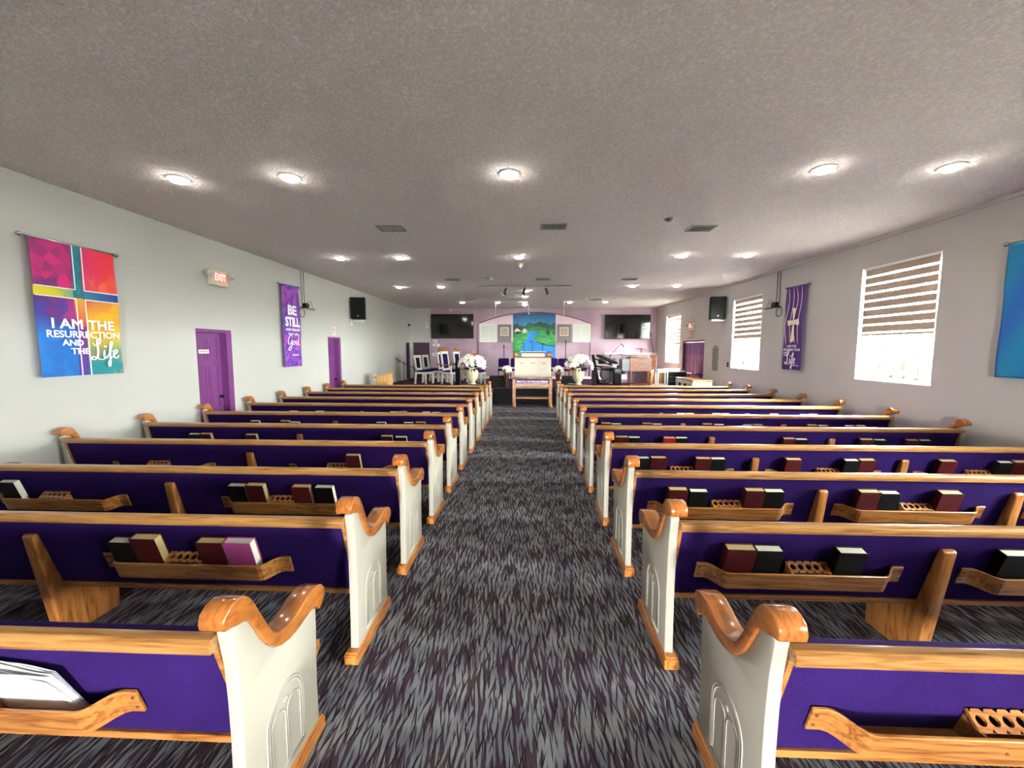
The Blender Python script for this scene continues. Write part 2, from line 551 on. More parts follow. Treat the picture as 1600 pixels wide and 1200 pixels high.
D1, D2 = (5.79, 6.51), (9.74, 10.41)
D3 = (16.12, 16.62)
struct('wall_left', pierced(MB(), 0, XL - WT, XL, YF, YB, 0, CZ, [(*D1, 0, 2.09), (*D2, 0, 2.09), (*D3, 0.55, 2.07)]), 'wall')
WINS = [(5.44, 6.66), (9.37, 10.62), (14.22, 15.60), (1.2, 2.42), (-2.8, -1.58)]  # last two are unseen windows, added to bring in daylight
DD = (12.24, 13.92)
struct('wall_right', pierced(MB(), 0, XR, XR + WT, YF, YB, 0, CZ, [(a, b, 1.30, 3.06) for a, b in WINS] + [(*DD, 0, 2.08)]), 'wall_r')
struct('wall_back', pierced(MB(), 1, YB, YB + WT, XL - WT, XR + WT, 0, CZ, [(-4.86, -4.16, 0.55, 2.07)]), 'wall')
struct('wall_front', pierced(MB(), 1, YF - WT, YF, XL - WT, XR + WT, 0, CZ, [(-0.3, 0.3, 0.0, 2.1)]), 'wall')  # rear doorway opening added out of view to let daylight in
struct('added_sky_blocker', MB().box(-3.5, 3.5, YF - 4.5, YF - WT - 0.01, 2.25, 2.4), 'wall')  # unseen canopy added to block sky light at the rear opening
struct('wall_feature', MB().box(-4.12, XR, YB - 0.02, YB - 0.001, 0.55, CZ), 'mauve')
struct('baseboard_back', MB().box(-4.12, XR, YB - 0.035, YB - 0.021, 0.55, 0.655), 'white')
struct('baseboard_left', MB().box(XL + 0.001, XL + 0.014, YF, D1[0], 0, 0.1).box(XL + 0.001, XL + 0.014, D1[1], D2[0], 0, 0.1).box(XL + 0.001, XL + 0.014, D2[1], 12.8, 0, 0.1), 'white')
struct('baseboard_right', MB().box(XR - 0.014, XR - 0.001, YF, DD[0], 0, 0.1), 'white')
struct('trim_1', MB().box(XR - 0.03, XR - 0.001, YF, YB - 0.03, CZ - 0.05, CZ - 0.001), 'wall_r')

# platform at the far end
struct('stage_platform', MB().box(XL + 0.002, XR - 0.002, 12.82, YB - 0.002, 0.0, 0.545), 'blackcloth')
struct('stage_floor', MB().box(XL + 0.002, XR - 0.002, 12.78, YB - 0.036, 0.546, 0.552).box(XL + 0.002, XR - 0.002, 12.78, 12.815, 0.505, 0.546), 'stage')

# arch on the feature wall
AX0, AX1, AZ0, AZT = -2.09, 2.594, 2.85, 3.32
ac, ah = (AX0 + AX1) / 2, (AX1 - AX0) / 2
sag = AZT - AZ0
R_ = (ah * ah + sag * sag) / (2 * sag)
def archz(x):
    return AZT - R_ + math.sqrt(R_ * R_ - (x - ac) ** 2)
N = 40
axs = [AX0 + (AX1 - AX0) * i / N for i in range(N + 1)]
m = MB()
m.tube([(AX0, YB - 0.03, 0.66)] + [(x, YB - 0.03, archz(x)) for x in axs] + [(AX1, YB - 0.03, 0.66)], 0.016, 6)
struct('trim_2', m, 'mulberry')
poly = [(AX0, 0.66)] + [(x, archz(x)) for x in axs] + [(AX1, 0.66)]
struct('wall_arch_infill', MB().prism([(AX0, 2.1)] + [(x, archz(x)) for x in axs] + [(AX1, 2.1)], 1, YB - 0.028, YB - 0.0205), 'arch')
struct('trim_3', MB().box(3.2, XR - 0.003, YB - 0.10, YB - 0.021, 1.58, 1.66), 'white')

# ------------------------------------------------------------------ windows with zebra blinds
def window(idx, y0, y1, bands, bot, ratio, visible=True):
    w = empty('window_%d' % idx, (XR, (y0 + y1) / 2, 1.30))
    w['kind'] = 'structure'
    hy, h = (y1 - y0) / 2, 1.76
    fr = MB()
    for (a, b, c, d) in ((-hy, hy, 0, 0.05), (-hy, hy, h - 0.05, h), (-hy, -hy + 0.05, 0.05, h - 0.05), (hy - 0.05, hy, 0.05, h - 0.05), (-hy + 0.05, hy - 0.05, h * 0.47, h * 0.47 + 0.04)):
        fr.box(0.13, 0.18, a, b, c, d)
    fr.build('window_frame', 'winwhite', w)
    MB().box(0.15, 0.156, -hy + 0.05, hy - 0.05, 0.05, h - 0.05).build('pane', 'glass', w)
    MB().box(0.0, 0.13, -hy, hy, 0.0, 0.018).build('window_sill', 'winwhite', w)
    if not visible:
        return
    g = MB()
    n = 11
    for i in range(n + 1):
        yy = -hy + 0.06 + (2 * hy - 0.12) * i / n
        g.box(0.195, 0.205, yy - 0.007, yy + 0.007, 0.06, h - 0.06)
    g.box(0.193, 0.207, -hy + 0.04, hy - 0.04, 0.26, 0.275).box(0.193, 0.207, -hy + 0.04, hy - 0.04, h - 0.2, h - 0.185)
    for k in (-0.3, 0.3):
        for q in (-1, 1):
            for zz in (0.52, 0.98):
                g.tube([(0.2, k + q * 0.13 * math.cos(a) * (1 - 0.3 * math.sin(a)), zz + 0.2 * math.sin(a)) for a in [PI * i / 8 - PI / 2 for i in range(9)]], 0.006, 6)
        g.tube([(0.2, k + 0.05 * math.cos(a), 0.74 + 0.05 * math.sin(a)) for a in [2 * PI * i / 14 for i in range(15)]], 0.005, 6)
    g.build('security_grille', 'winwhite', w)
    # blind hangs inside the opening
    b = thing('zebra_blind', {1: 'large taupe and sheer striped blind raised over the window nearest the camera', 2: 'taupe and sheer striped blind on the middle right window beside the loudspeaker', 3: 'mostly sheer striped blind fully lowered on the farthest right window',
 4: 'unseen taupe and sheer striped blind on the added right window beside the camera', 5: 'unseen taupe and sheer striped blind on the added right window behind the camera'}[idx], 'window blind', (XR + 0.012, (y0 + y1) / 2, 3.06), 0, 'zebra blinds on the right wall')
    top, bw = -0.035, 0
    H_ = 3.06 - bot - 0.035
    pitch = H_ / bands
    ow = pitch * ratio
    op, sh = MB(), MB()
    for i in range(bands):
        z1_ = top - i * pitch
        op.box(0, 0.004, -hy + 0.03, hy - 0.05, z1_ - ow, z1_)
        sh.box(0.001, 0.002, -hy + 0.03, hy - 0.05, z1_ - pitch, z1_ - ow)
    op.build('opaque_bands', 'taupe', b)
    sh.build('sheer_fabric', 'sheer', b)
    MB().box(-0.006, 0.014, -hy + 0.03, hy - 0.05, top - H_ - 0.03, top - H_).build('bottom_bar', 'taupe', b, bevel=0.003)
    MB().box(-0.008, 0.05, -hy + 0.02, hy - 0.03, top, -0.001).build('head_rail', 'winwhite', b)
    MB().tube([(0.0, -hy + 0.018, top), (0.0, -hy + 0.018, -1.45)], 0.003, 6).build('pull_cord', 'white', b)

window(1, *WINS[0], 8, 2.035, 0.80)
window(2, *WINS[1], 8, 2.03, 0.74)
window(3, *WINS[2], 9, 1.92, 0.50)
window(4, *WINS[3], 8, 1.6, 0.74)  # unseen window added for daylight, its blind added to dim it
window(5, *WINS[4], 8, 1.6, 0.74)  # second added window out of view, with a dimming blind

# outdoors beyond the right windows
struct('ground_outside', MB().box(XR + WT, XR + 30, -20, 40, -0.3, -0.15).box(-20, XR + WT, -26, YF - WT, -0.3, -0.15), 'bounce_ground')  # pale ground acts as a reflector for daylight through the openings
def bush(name, lab, x, y, r, h):
    t_ = thing(name, lab, 'shrub', (x, y, -0.15), 0, 'shrubs outside the right windows')
    bm = bmesh.new()
    bmesh.ops.create_icosphere(bm, subdivisions=5, radius=1.0)
    for v in bm.verts:
        n_ = noise.noise(v.co * 2.2 + Vector((x, y, 0))) * 0.35 + noise.noise(v.co * 9 + Vector((y, x, 3))) * 0.16
        v.co *= 1 + n_
        v.co.x *= r; v.co.y *= r; v.co.z = (v.co.z * 0.5 + 0.58) * h
    me = bpy.data.meshes.new('foliage'); bm.to_mesh(me); bm.free()
    me.materials.append(M_['green'])
    o = bpy.data.objects.new('foliage', me); col.objects.link(o); o.parent = t_
    MB().tube([(0, 0, 0), (0.03, 0, 0.3 * h)], [0.09, 0.06], 8).build('trunk', 'bark', t_)
bush('shrub', 'bushy shrub outside the nearest right window', 9.4, 8.0, 1.2, 2.9)
bush('shrub', 'shrub outside the right side, between nearest and middle window', 9.8, 11.6, 1.3, 3.1)
bush('shrub', 'tall leafy shrub outside, seen past the middle right window', 10.2, 15.4, 1.5, 3.2)
bush('shrub', 'broad shrub farthest away outside the right windows', 10.6, 19.9, 1.8, 3.2)
bush('shrub', 'shrub outside the right wall beyond the platform', 10.6, 25.0, 2.0, 3.2)

# ------------------------------------------------------------------ doors
def panel_door(mb, w, h, x0, six=True, flip=1, ox=0.0):
    """leaf in local frame: width along y from ox, face at x0, thickness away"""
    mb.box(x0, x0 + flip * -0.04, ox, ox + w, 0.0, h)
    rows = [(0.08, 0.36), (0.41, 0.74), (0.79, 0.95)]
    for (a, b) in rows:
        for (c, d) in ((0.12, 0.46), (0.54, 0.88)):
            y0, y1, z0, z1 = ox + c * w, ox + d * w, a * h, b * h
            q = 0.014
            for (p0, p1, p2, p3) in ((y0, y1, z0, z0 + q), (y0, y1, z1 - q, z1), (y0, y0 + q, z0, z1), (y1 - q, y1, z0, z1)):
                mb.box(x0, x0 + flip * 0.008, p0, p1, p2, p3)
            mb.box(x0, x0 + flip * 0.006, y0 + 0.05, y1 - 0.05, z0 + 0.05, z1 - 0.05)

def side_door(idx, y0, y1, h, z0, m, knob=True, sign=False):
    d = empty('door_%d' % idx, (XL, y0, z0))
    d['kind'] = 'structure'
    w = y1 - y0
    lf = MB(); panel_door(lf, w - 0.13, h - 0.05, -0.12, True, 1, 0.02)
    lf.build('door_leaf', m, d)
    fr = MB().box(-0.2, -0.004, w - 0.11, w - 0.001, 0, h - 0.001).box(-0.2, -0.004, 0.001, 0.02, 0, h - 0.001).box(-0.2, -0.004, 0.02, w - 0.11, h - 0.05, h - 0.001)
    fr.build('door_frame', m, d)
    if knob:
        MB().tube([(-0.12, w - 0.18, 1.0), (-0.09, w - 0.18, 1.0)], 0.012).ball((-0.07, w - 0.18, 1.0), 0.028).build('door_knob', 'black', d)
    return d
d = side_door(1, *D1, 2.09, 0, 'door', True)
pl = thing('door_sign', 'small cream name plate on the nearest purple door in the left wall', 'sign', (XL - 0.105, 6.0, 1.74))
MB().box(0, 0.006, -0.06, 0.14, -0.03, 0.03).build('plate', 'creamcloth', pl)
mm = MB()
for i in range(7):
    mm.box(0.006, 0.0075, -0.04 + i * 0.023, -0.027 + i * 0.023, -0.009, 0.009)
mm.build('lettering', 'capbrown', pl)
side_door(2, *D2, 2.09, 0, 'door', True)
side_door(3, *D3, 1.52, 0.55, 'doordark', False)
d = empty('door_4', (-4.86, YB, 0.55)); d['kind'] = 'structure'
MB().box(0.02, 0.68, 0.08, 0.12, 0, 1.48).box(0.1, 0.6, 0.074, 0.08, 0.15, 0.65).box(0.1, 0.6, 0.074, 0.08, 0.8, 1.38).build('door_leaf', 'doordark', d)
MB().box(0.001, 0.02, 0.004, 0.2, 0, 1.519).box(0.68, 0.699, 0.004, 0.2, 0, 1.519).box(0.02, 0.68, 0.004, 0.2, 1.48, 1.519).build('door_frame', 'doordark', d)
d = empty('door_5', (XR, DD[0], 0)); d['kind'] = 'structure'
w = DD[1] - DD[0]
for k in (0, 1):
    lf = MB(); panel_door(lf, w / 2 - 0.03, 2.02, 0.1, True, -1, 0.026 + k * (w / 2 - 0.022))
    lf.build('door_leaf', 'door', d)
MB().box(0.004, 0.2, 0.001, 0.025, 0, 2.079).box(0.004, 0.2, w - 0.025, w - 0.001, 0, 2.079).box(0.004, 0.2, 0.025, w - 0.025, 2.03, 2.079).build('door_frame', 'doordark', d)
for k in (-1, 1):
    MB().box(0.03, 0.06, w / 2 + k * 0.4 - 0.28, w / 2 + k * 0.4 + 0.28, 1.0, 1.03).box(0.06, 0.093, w / 2 + k * 0.4 - 0.28, w / 2 + k * 0.4 - 0.24, 0.98, 1.05).box(0.06, 0.093, w / 2 + k * 0.4 + 0.24, w / 2 + k * 0.4 + 0.28, 0.98, 1.05).build('push_bar', 'chrome', d)
# portals: daylight enters through the openings, including the added unseen windows and rear doorway
def portal(x, y, z, w, h, rot):
    L = bpy.data.lights.new('window_portal', 'AREA'); L.shape = 'RECTANGLE'; L.size = w; L.size_y = h
    L.cycles.is_portal = True
    o = bpy.data.objects.new('window_portal', L); col.objects.link(o)
    o.location = (x, y, z); o.rotation_euler = rot
for a, b in WINS:
    portal(XR + WT + 0.01, (a + b) / 2, 2.18, 1.76, b - a, (0, PI / 2, 0))
portal(0.0, YF - WT - 0.01, 1.05, 0.6, 2.1, (PI / 2, 0, 0))
# ------------------------------------------------------------------ pews
# local frame of a pew: x = 0 at the aisle face of the end panel growing into the pew, y = 0 at the rear foot corner, z up
CAPP = [(-0.012, .888), (-.016, .915), (-.008, .94), (.02, .958), (.052, .962), (.08, .953), (.105, .93), (.125, .898), (.155, .835), (.19, .765), (.215, .725), (.238, .700),
        (.262, .690), (.29, .684), (.33, .682), (.38, .690), (.43, .706), (.48, .716), (.525, .712), (.56, .698), (.582, .672), (.588, .642), (.578, .612), (.55, .592), (.535, .59),
        (.525, .606), (.50, .622), (.46, .628), (.41, .622), (.36, .616), (.31, .618), (.262, .630), (.225, .650), (.19, .688), (.155, .74), (.125, .80), (.102, .842), (.085, .858), (.065, .866), (.04, .872), (.015, .882)]
PANP = [(.045, .066), (.050, .25), (.053, .45), (.050, .60), (.042, .73), (.028, .82), (.022, .862), (.04, .874), (.065, .868), (.085, .860), (.102, .844), (.125, .802), (.155, .742), (.19, .690), (.225, .652), (.262, .632),
        (.31, .620), (.36, .618), (.41, .624), (.46, .630), (.50, .624), (.525, .600), (.522, .50), (.516, .40), (.512, .25), (.515, .066)]
def ysurf(z):
    return .02 + (.82 - z) * .30

def end_parts(root, x0, outer, sgn):
    """x0: face of the panel away from the pew; sgn: direction into the pew"""
    a, b = sorted((x0, x0 + sgn * 0.046))
    pn = MB().prism(PANP, 0, a, b).build('end_panel', 'pewwhite', root, bevel=0.003, seg=2)
    f = x0 - sgn * 0.0005
    tr = MB()
    def arc(cy, cz, r, a0, a1, n=14):
        return [(f, cy + r * math.cos(PI * (a0 + (a1 - a0) * i / n)), cz + r * math.sin(PI * (a0 + (a1 - a0) * i / n))) for i in range(n + 1)]
    for r_ in (0.118, 0.106):
        tr.tube([(f, .282 - r_, .115)] + arc(.282, .335, r_, 1, 0) + [(f, .282 + r_, .115)], 0.0038, 6)
    for cc in (.233, .331):
        tr.tube([(f, cc - .044, .125)] + arc(cc, .325, .044, 1, 0, 10) + [(f, cc + .044, .125)], 0.003, 6)
    tr.tube([(f, .160, .112), (f, .404, .112)], 0.004, 6).tube([(f, .160, .100), (f, .404, .100)], 0.004, 6)
    tr.tube([(f, .27, .385), (f, .282, .397), (f, .294, .385), (f, .282, .373), (f, .27, .385)], 0.003, 6)
    tr.build('carved_tracery', 'pewwhite', pn)
    c0, c1 = sorted((x0 - sgn * 0.014, x0 + sgn * 0.076))
    MB().prism(CAPP, 0, c0, c1, True).build('arm_cap', 'cap', root, bevel=0.006, seg=2, angle=60)
    p0, p1 = sorted((x0 - sgn * 0.013, x0 + sgn * 0.066))
    MB().box(p0, p1, 0.0, 0.545, 0, 0.058).box(p0 + 0.006, p1 - 0.006, 0.006, 0.539, 0.058, 0.07).build('plinth', 'oaky', root, bevel=0.003, seg=1)

def rack_parts(root, cx, cups=True):
    """book rack centred at cx on the rear of the back"""
    lean = math.atan(.30)
    Mx = Matrix.Translation((cx, ysurf(.486) - 0.001, .486)) @ Matrix.Rotation(lean, 4, 'X')
    # frame: x along, -y towards the room behind the pew, z up the slope
    path = [(-.562, 0.0), (-.515, 0.0), (-.495, .006), (-.475, .022), (-.452, .048), (-.432, .066), (-.41, .072)]
    full = path + [(-x, v) for x, v in path[::-1]]
    th = 0.012
    vs, fs = [], []
    n = len(full)
    for (x, v) in full:
        for (dv, zz) in ((0, 0), (th, 0), (th, .108), (0, .108)):
            vs.append((x, -(v + dv), zz))
    for i in range(n - 1):
        for k in range(4):
            fs.append([i * 4 + k, i * 4 + (k + 1) % 4, (i + 1) * 4 + (k + 1) % 4, (i + 1) * 4 + k])
    fs += [[0, 1, 2, 3], [(n - 1) * 4 + k for k in (3, 2, 1, 0)]]
    mb = MB().add(vs, fs)
    mb.box(-.43, .43, -.072, 0, 0.004, 0.014)
    mb.xf(Mx)
    rk = mb.build('book_rack', 'oak', root, bevel=0.0025, seg=1)
    sw = MB()
    for xx in (-.545, .545):
        for zz in (.03, .08):
            sw.tube([(xx, -.011, zz), (xx, -.015, zz)], 0.006, 8)
    sw.tube([(0, -.083, .05), (0, -.087, .05)], 0.006, 8)
    sw.xf(Mx)
    sw.build('screw', 'capbrown', rk)
    # communion cup board with five holes
    cb = MB()
    L, D, nh = 0.21, 0.062, 5
    Mt = Mx @ Matrix.Translation((.035, -0.002, .128)) @ Matrix.Rotation(math.radians(26), 4, 'X')
    cell = L / nh
    K = 16
    for h in range(nh):
        c0 = -L / 2 + cell * (h + .5)
        ring, sq, low = [], [], []
        for k in range(K):
            a = 2 * PI * k / K
            ca, sa = math.cos(a), math.sin(a)
            ring.append((c0 + .0155 * ca, -D / 2 + .0155 * sa, 0))
            low.append((c0 + .0155 * ca, -D / 2 + .0155 * sa, -.012))
            q = max(abs(ca) / (cell / 2), abs(sa) / (D / 2))
            sq.append((c0 + ca / q, -D / 2 + sa / q, 0))
        cb.add([Mt @ Vector(p) for p in ring + sq + low], [[k, (k + 1) % K, K + (k + 1) % K, K + k] for k in range(K)] + [[k, (k + 1) % K, 2 * K + (k + 1) % K, 2 * K + k] for k in range(K)])
    e = MB().box(-L / 2, L / 2, -D, -D + 0.001, -.012, 0).box(-L / 2 - .004, -L / 2, -D, 0, -.012, 0).box(L / 2, L / 2 + .004, -D, 0, -.012, 0)
    e.xf(Mt)
    cb.add(e.v, e.f)
    g = MB().box(.035 - L / 2, .035 - L / 2 + .01, -.07, 0, .014, .10).box(.035 + L / 2 - .01, .035 + L / 2, -.07, 0, .014, .10)
    g.xf(Mx)
    cb.add(g.v, g.f)
    cb.build('cup_holder', 'oak', rk)

def pew(label, length, racks, supports):
    """pew growing along +x from its aisle end"""
    r = thing('pew', label, 'pew')
    end_parts(r, 0.0, True, 1)
    end_parts(r, length, True, -1)
    a, b = 0.047, length - 0.047
    MB().prism([(ysurf(.80) + .006, .80), (ysurf(.362), .362), (ysurf(.362) + .05, .362), (.15, .60), (.116, .80), (.106, .818), (.088, .828), (.06, .836), (.043, .834), (.042, .80)], 0, a + .018, b - .018).build('back_panel', 'fabric', r)
    MB().prism([(-.006, .802), (-.008, .838), (.004, .85), (.036, .853), (.041, .845), (.041, .802)], 0, a, b).build('back_rail', 'oakrail', r, bevel=0.003, seg=2)
    MB().prism([(.148, .330), (.144, .361), (.215, .361), (.215, .330)], 0, a, b).build('bottom_trim', 'oak', r, bevel=0.002, seg=1)
    for (p, q) in ((a, a + .018), (b - .018, b)):
        MB().prism([(ysurf(.80) - .004, .801), (ysurf(.362) - .006, .362), (ysurf(.362) + .05, .362), (.083, .801)], 0, p, q).build('side_stile', 'oak', r)
    MB().prism([(.216, .335), (.56, .298), (.595, .300), (.632, .335), (.628, .372), (.61, .385), (.216, .365)], 0, a, b).build('seat_board', 'oak', r)
    MB().prism([(.20, .366), (.612, .386), (.622, .40), (.612, .424), (.56, .436), (.40, .432), (.20, .418), (.14, .60), (.125, .60), (.19, .40)], 0, a + .004, b - .004, True).build('seat_cushion', 'fabric', r)
    sp = [(.046, .716), (.032, .713), (.022, .70), (.128, 0.0), (.465, 0.0), (.465, .297), (.216, .329), (.143, .329), (.152, .36), (ysurf(.70), .70)]
    for sx in supports:
        MB().prism(sp, 0, sx - .034, sx + .034).build('support', 'oakz', r, bevel=0.006, seg=2)
    for cx in racks:
        rack_parts(r, cx)
    return r

YLs = [1.155, 2.059, 2.958, 3.878, 4.778, 5.711, 6.66, 7.575, 8.49, 9.36, 10.22]
YRs = [1.185, 2.099, 3.009, 3.912, 4.845, 5.758, 6.70, 7.61, 8.50, 9.43, 10.33]
NTH = ['nearest the camera', 'second from the camera', 'third from the camera', 'fourth from the camera', 'fifth from the camera', 'sixth from the camera', 'seventh from the camera',
       'fourth from the platform', 'third from the platform', 'second from the platform', 'nearest the platform']
# the left bank is the mirror image, so it gets its own mesh set: built growing along +x then mirrored into real coordinates
def mirror_tree(o):
    done = set()
    def rec(q):
        if q.type == 'MESH' and q.data.name not in done:
            done.add(q.data.name)
            for v in q.data.vertices: v.co.x = -v.co.x
            q.data.flip_normals()
        for ch in q.children: rec(ch)
    rec(o)
LX, RX = -0.962, 0.784
left0 = pew('purple upholstered oak pew with white end, left of the aisle, ' + NTH[0], 3.94, [-LX * 0 + 1.925 - .962, 3.845 - .962], [2.87 - .962])
mirror_tree(left0)
right0 = pew('purple upholstered oak pew with white end, right of the aisle, ' + NTH[0], 4.44, [1.52 - .784, 2.95 - .784, 4.38 - .784], [2.262 - .784, 3.69 - .784])
for src, ys_, x0, side in ((left0, YLs, LX, 'left'), (right0, YRs, RX, 'right')):
    src['group'] = 'pews in the %s bank' % side
    for k, yy in enumerate(ys_):
        p = src if k == 0 else copy_tree(src)
        p.location = (x0, yy, 0)
        p['label'] = 'purple upholstered oak pew with white ends, %s of the aisle, %s' % (side, NTH[k])

# ------------------------------------------------------------------ books in the racks
def book(cm, w=.145, h=.225, d=.052, tilt=0.0, pages='page'):
    r = empty('book')
    MB().box(0, w, -d, -d + .004, 0, h).box(0, w, -.004, 0, 0, h).box(0, .004, -d + .004, -.004, 0, h).build('cover', cm, r, bevel=.0012, seg=1)
    MB().box(.0045, w - .006, -d + .0045, -.0045, .005, h - .006).build('pages', pages, r)
    return r
protos = {}
CN = {'b': 'black', 'm': 'maroon', 'r': 'bright red', 'p': 'faded pink'}
used_book = set()
lean = math.atan(.30)
def place_book(kind, x, y0, hscale, side, row, rackno, nth, wide=1.0, extra=''):
    if kind not in protos:
        protos[kind] = book('bk_' + kind, pages='tan' if kind in 'mr' else 'page')
        r = protos[kind]
    else:
        r = copy_tree(protos[kind])
    rz = random.uniform(-.008, .008)
    z0 = .505
    r.rotation_euler = (lean + random.uniform(0, .012), random.uniform(-.006, .006), rz)
    r.scale = (wide, 1.0, hscale)
    r.location = (x, y0 + ysurf(z0) - .008, z0)
    tag(r, '%s%s book, %s, %s rack, %s pew %s' % (extra, CN[kind], nth, rackno, side, NTH[row]), 'book', group='books in the pew racks')

ordn = {1: ['only one'], 2: ['left one of two', 'right one of two'], 3: ['first from left', 'second from left', 'third from left'],
        4: ['first from left', 'second from left', 'third from left', 'fourth from left']}
def rackname(side, x):
    if side == 'left':
        return 'aisle-side' if x > -2.87 else 'wall-side'
    return 'aisle-side' if x < 2.26 else ('middle' if x < 3.69 else 'wall-side')
# side, row index, [(kind, left x)]
def pxx(px, y):   # pixel column measured on the photo turned into metres at the row's depth
    dx = (px - 824.6) / 620.0
    return dx * (y + .05) * (1 - .0394 * dx) 
BOOKS = [
 ('left', 1, [('b', -2.44, .95, 1, ''), ('m', -2.275, 1.08, 1.1, 'taller '), ('m', -1.875, 1.0, 1.05, ''), ('p', -1.715, 1.0, 1.1, 'worn ')]),
 ('left', 2, [('b', -4.32, 1, 1, ''), ('b', -2.425, 1, 1, ''), ('m', -2.25, 1.03, 1, ''), ('m', -1.865, 1, 1, ''), ('b', -1.68, .98, 1, '')]),
 ('left', 3, [('m', -1.88, 1, 1, '')]),
 ('left', 4, [('b', -4.18, 1, 1, ''), ('m', -3.99, 1.02, 1, ''), ('m', -3.57, 1, 1, ''), ('m', -1.83, 1, 1, ''), ('b', -1.65, .95, 1, '')]),
 ('left', 5, [('b', -4.18, 1, 1, ''), ('m', -3.66, 1.02, 1, ''), ('b', -3.47, .93, 1, ''), ('b', -2.25, .97, 1, ''), ('b', -1.84, .97, 1, ''), ('m', -1.66, 1, 1, '')]),
 ('left', 6, [('m', -4.10, 1, 1, ''), ('m', -3.69, 1, 1, ''), ('b', -2.42, 1, 1, ''), ('m', -2.25, 1.03, 1, ''), ('m', -1.82, 1.02, 1, ''), ('b', -1.64, .98, 1, '')]),
 ('left', 7, [('m', -3.66, 1.04, 1, ''), ('b', -2.40, 1.02, 1, ''), ('m', -2.22, 1.02, 1, ''), ('m', -1.85, 1.02, 1, ''), ('b', -1.67, 1.02, 1, '')]),
 ('left', 8, [('m', -2.25, 1.06, 1, ''), ('b', -1.8, 1.06, 1, '')]),
 ('right', 1, [('m', 1.085, 1.03, 1.08, ''), ('b', 1.25, 1.0, .97, ''), ('b', 1.64, 1, 1.02, 'curled '), ('b', 2.50, 1.02, 1.1, '')]),
 ('right', 2, [('m', 1.10, 1.02, 1, ''), ('b', 1.262, .97, .95, ''), ('m', 1.63, 1.03, 1, ''), ('b', 1.83, 1, 1, ''), ('m', 2.50, 1.04, 1.05, ''), ('b', 2.68, 1, .98, ''), ('m', 3.11, 1.04, 1.1, '')]),
 ('right', 3, [('b', 1.09, 1, .95, ''), ('m', 1.24, 1.02, 1.08, ''), ('m', 1.66, 1.02, 1.05, ''), ('b', 1.84, 1, 1, ''), ('m', 2.56, 1.02, 1.05, ''), ('b', 3.13, 1, 1.0, ''), ('m', 3.31, 1.03, 1.08, ''), ('m', 4.02, 1.03, 1.1, ''), ('b', 4.60, 1, 1, ''), ('m', 4.77, 1.03, 1.1, '')]),
 ('right', 4, [('m', 1.06, 1.03, 1.1, ''), ('b', 1.24, 1, 1, ''), ('r', 1.66, 1.0, 1, ''), ('b', 1.83, 1, 1, ''), ('m', 3.13, 1.02, 1.0, ''), ('b', 3.30, .98, 1, ''), ('m', 4.06, 1.02, 1.1, ''), ('b', 4.24, 1, 1, ''), ('m', 4.72, 1, 1.1, ''), ('b', 4.90, 1, .98, '')]),
 ('right', 5, [('m', 1.06, 1.02, 1, ''), ('b', 1.23, .97, 1, ''), ('m', 1.67, 1.03, 1, ''), ('b', 1.84, .98, 1, ''), ('m', 2.54, 1.02, 1, ''), ('b', 2.71, .98, 1, ''), ('b', 3.17, .98, 1, ''), ('m', 3.34, 1, 1.05, ''), ('m', 4.02, 1.02, 1, ''), ('b', 4.20, .98, 1, ''), ('b', 4.62, .98, 1, ''), ('m', 4.79, 1, 1, '')]),
 ('right', 6, [('b', 2.50, 1.02, 1, ''), ('m', 2.67, 1.02, 1, ''), ('b', 3.14, 1.02, 1, ''), ('m', 3.31, 1.02, 1, ''), ('m', 4.06, 1.02, 1, ''), ('b', 4.62, 1, 1, ''), ('m', 4.80, 1.03, 1, '')]),
 ('right', 7, [('m', 1.27, 1.05, 1, ''), ('b', 1.70, 1.05, 1, ''), ('m', 2.82, 1.05, 1, ''), ('b', 3.30, 1.05, 1, ''), ('m', 4.36, 1.05, 1, ''), ('b', 4.80, 1.05, 1, '')]),
 ('right', 8, [('m', 1.24, 1.07, 1, ''), ('b', 1.75, 1.07, 1, ''), ('m', 2.82, 1.07, 1, '')]),
]
RC = {'left': (-1.925, -3.845), 'right': (1.52, 2.95, 4.38)}
def fit_all(side, row, items):
    """keep the books between the bent ends of their rack and clear of its cup board"""
    yy = (YLs if side == 'left' else YRs)[row]
    halves = {}
    for it in items:
        x = it[1] * (1 - .03 / (yy + .08))
        c = min(RC[side], key=lambda q: abs(q - x - .07))
        hc = c + (-.035 if side == 'left' else .035)
        lo, hi = (c - .440, hc - .113) if x + .07 < hc else (hc + .113, c + .440)
        halves.setdefault((lo, hi), []).append([it[0], x, it[2], it[3], it[4]])
    out = []
    for (lo, hi), bs in halves.items():
        tot = sum(.145 * b[3] for b in bs) + .003 * (len(bs) - 1)
        k = min(1, (hi - lo) / tot)
        for b in bs: b[3] *= k
        pos = lo
        for b in bs:
            b[1] = max(b[1], pos)
            pos = b[1] + .145 * b[3] + .003 * k
        end = hi
        for b in reversed(bs):
            b[1] = min(b[1], end - .145 * b[3])
            end = b[1] - .003 * k
        out += bs
    return sorted(out, key=lambda b: b[1])
for side, row, items in BOOKS:
    items = fit_all(side, row, items)
    racks_ = {}
    for it in items:
        racks_.setdefault(rackname(side, it[1]), []).append(it)
    for rn, its in racks_.items():
        for i, it in enumerate(its):
            place_book(it[0], it[1], (YLs if side == 'left' else YRs)[row], it[2], side, row, rn, ordn[len(its)][i], it[3], it[4])

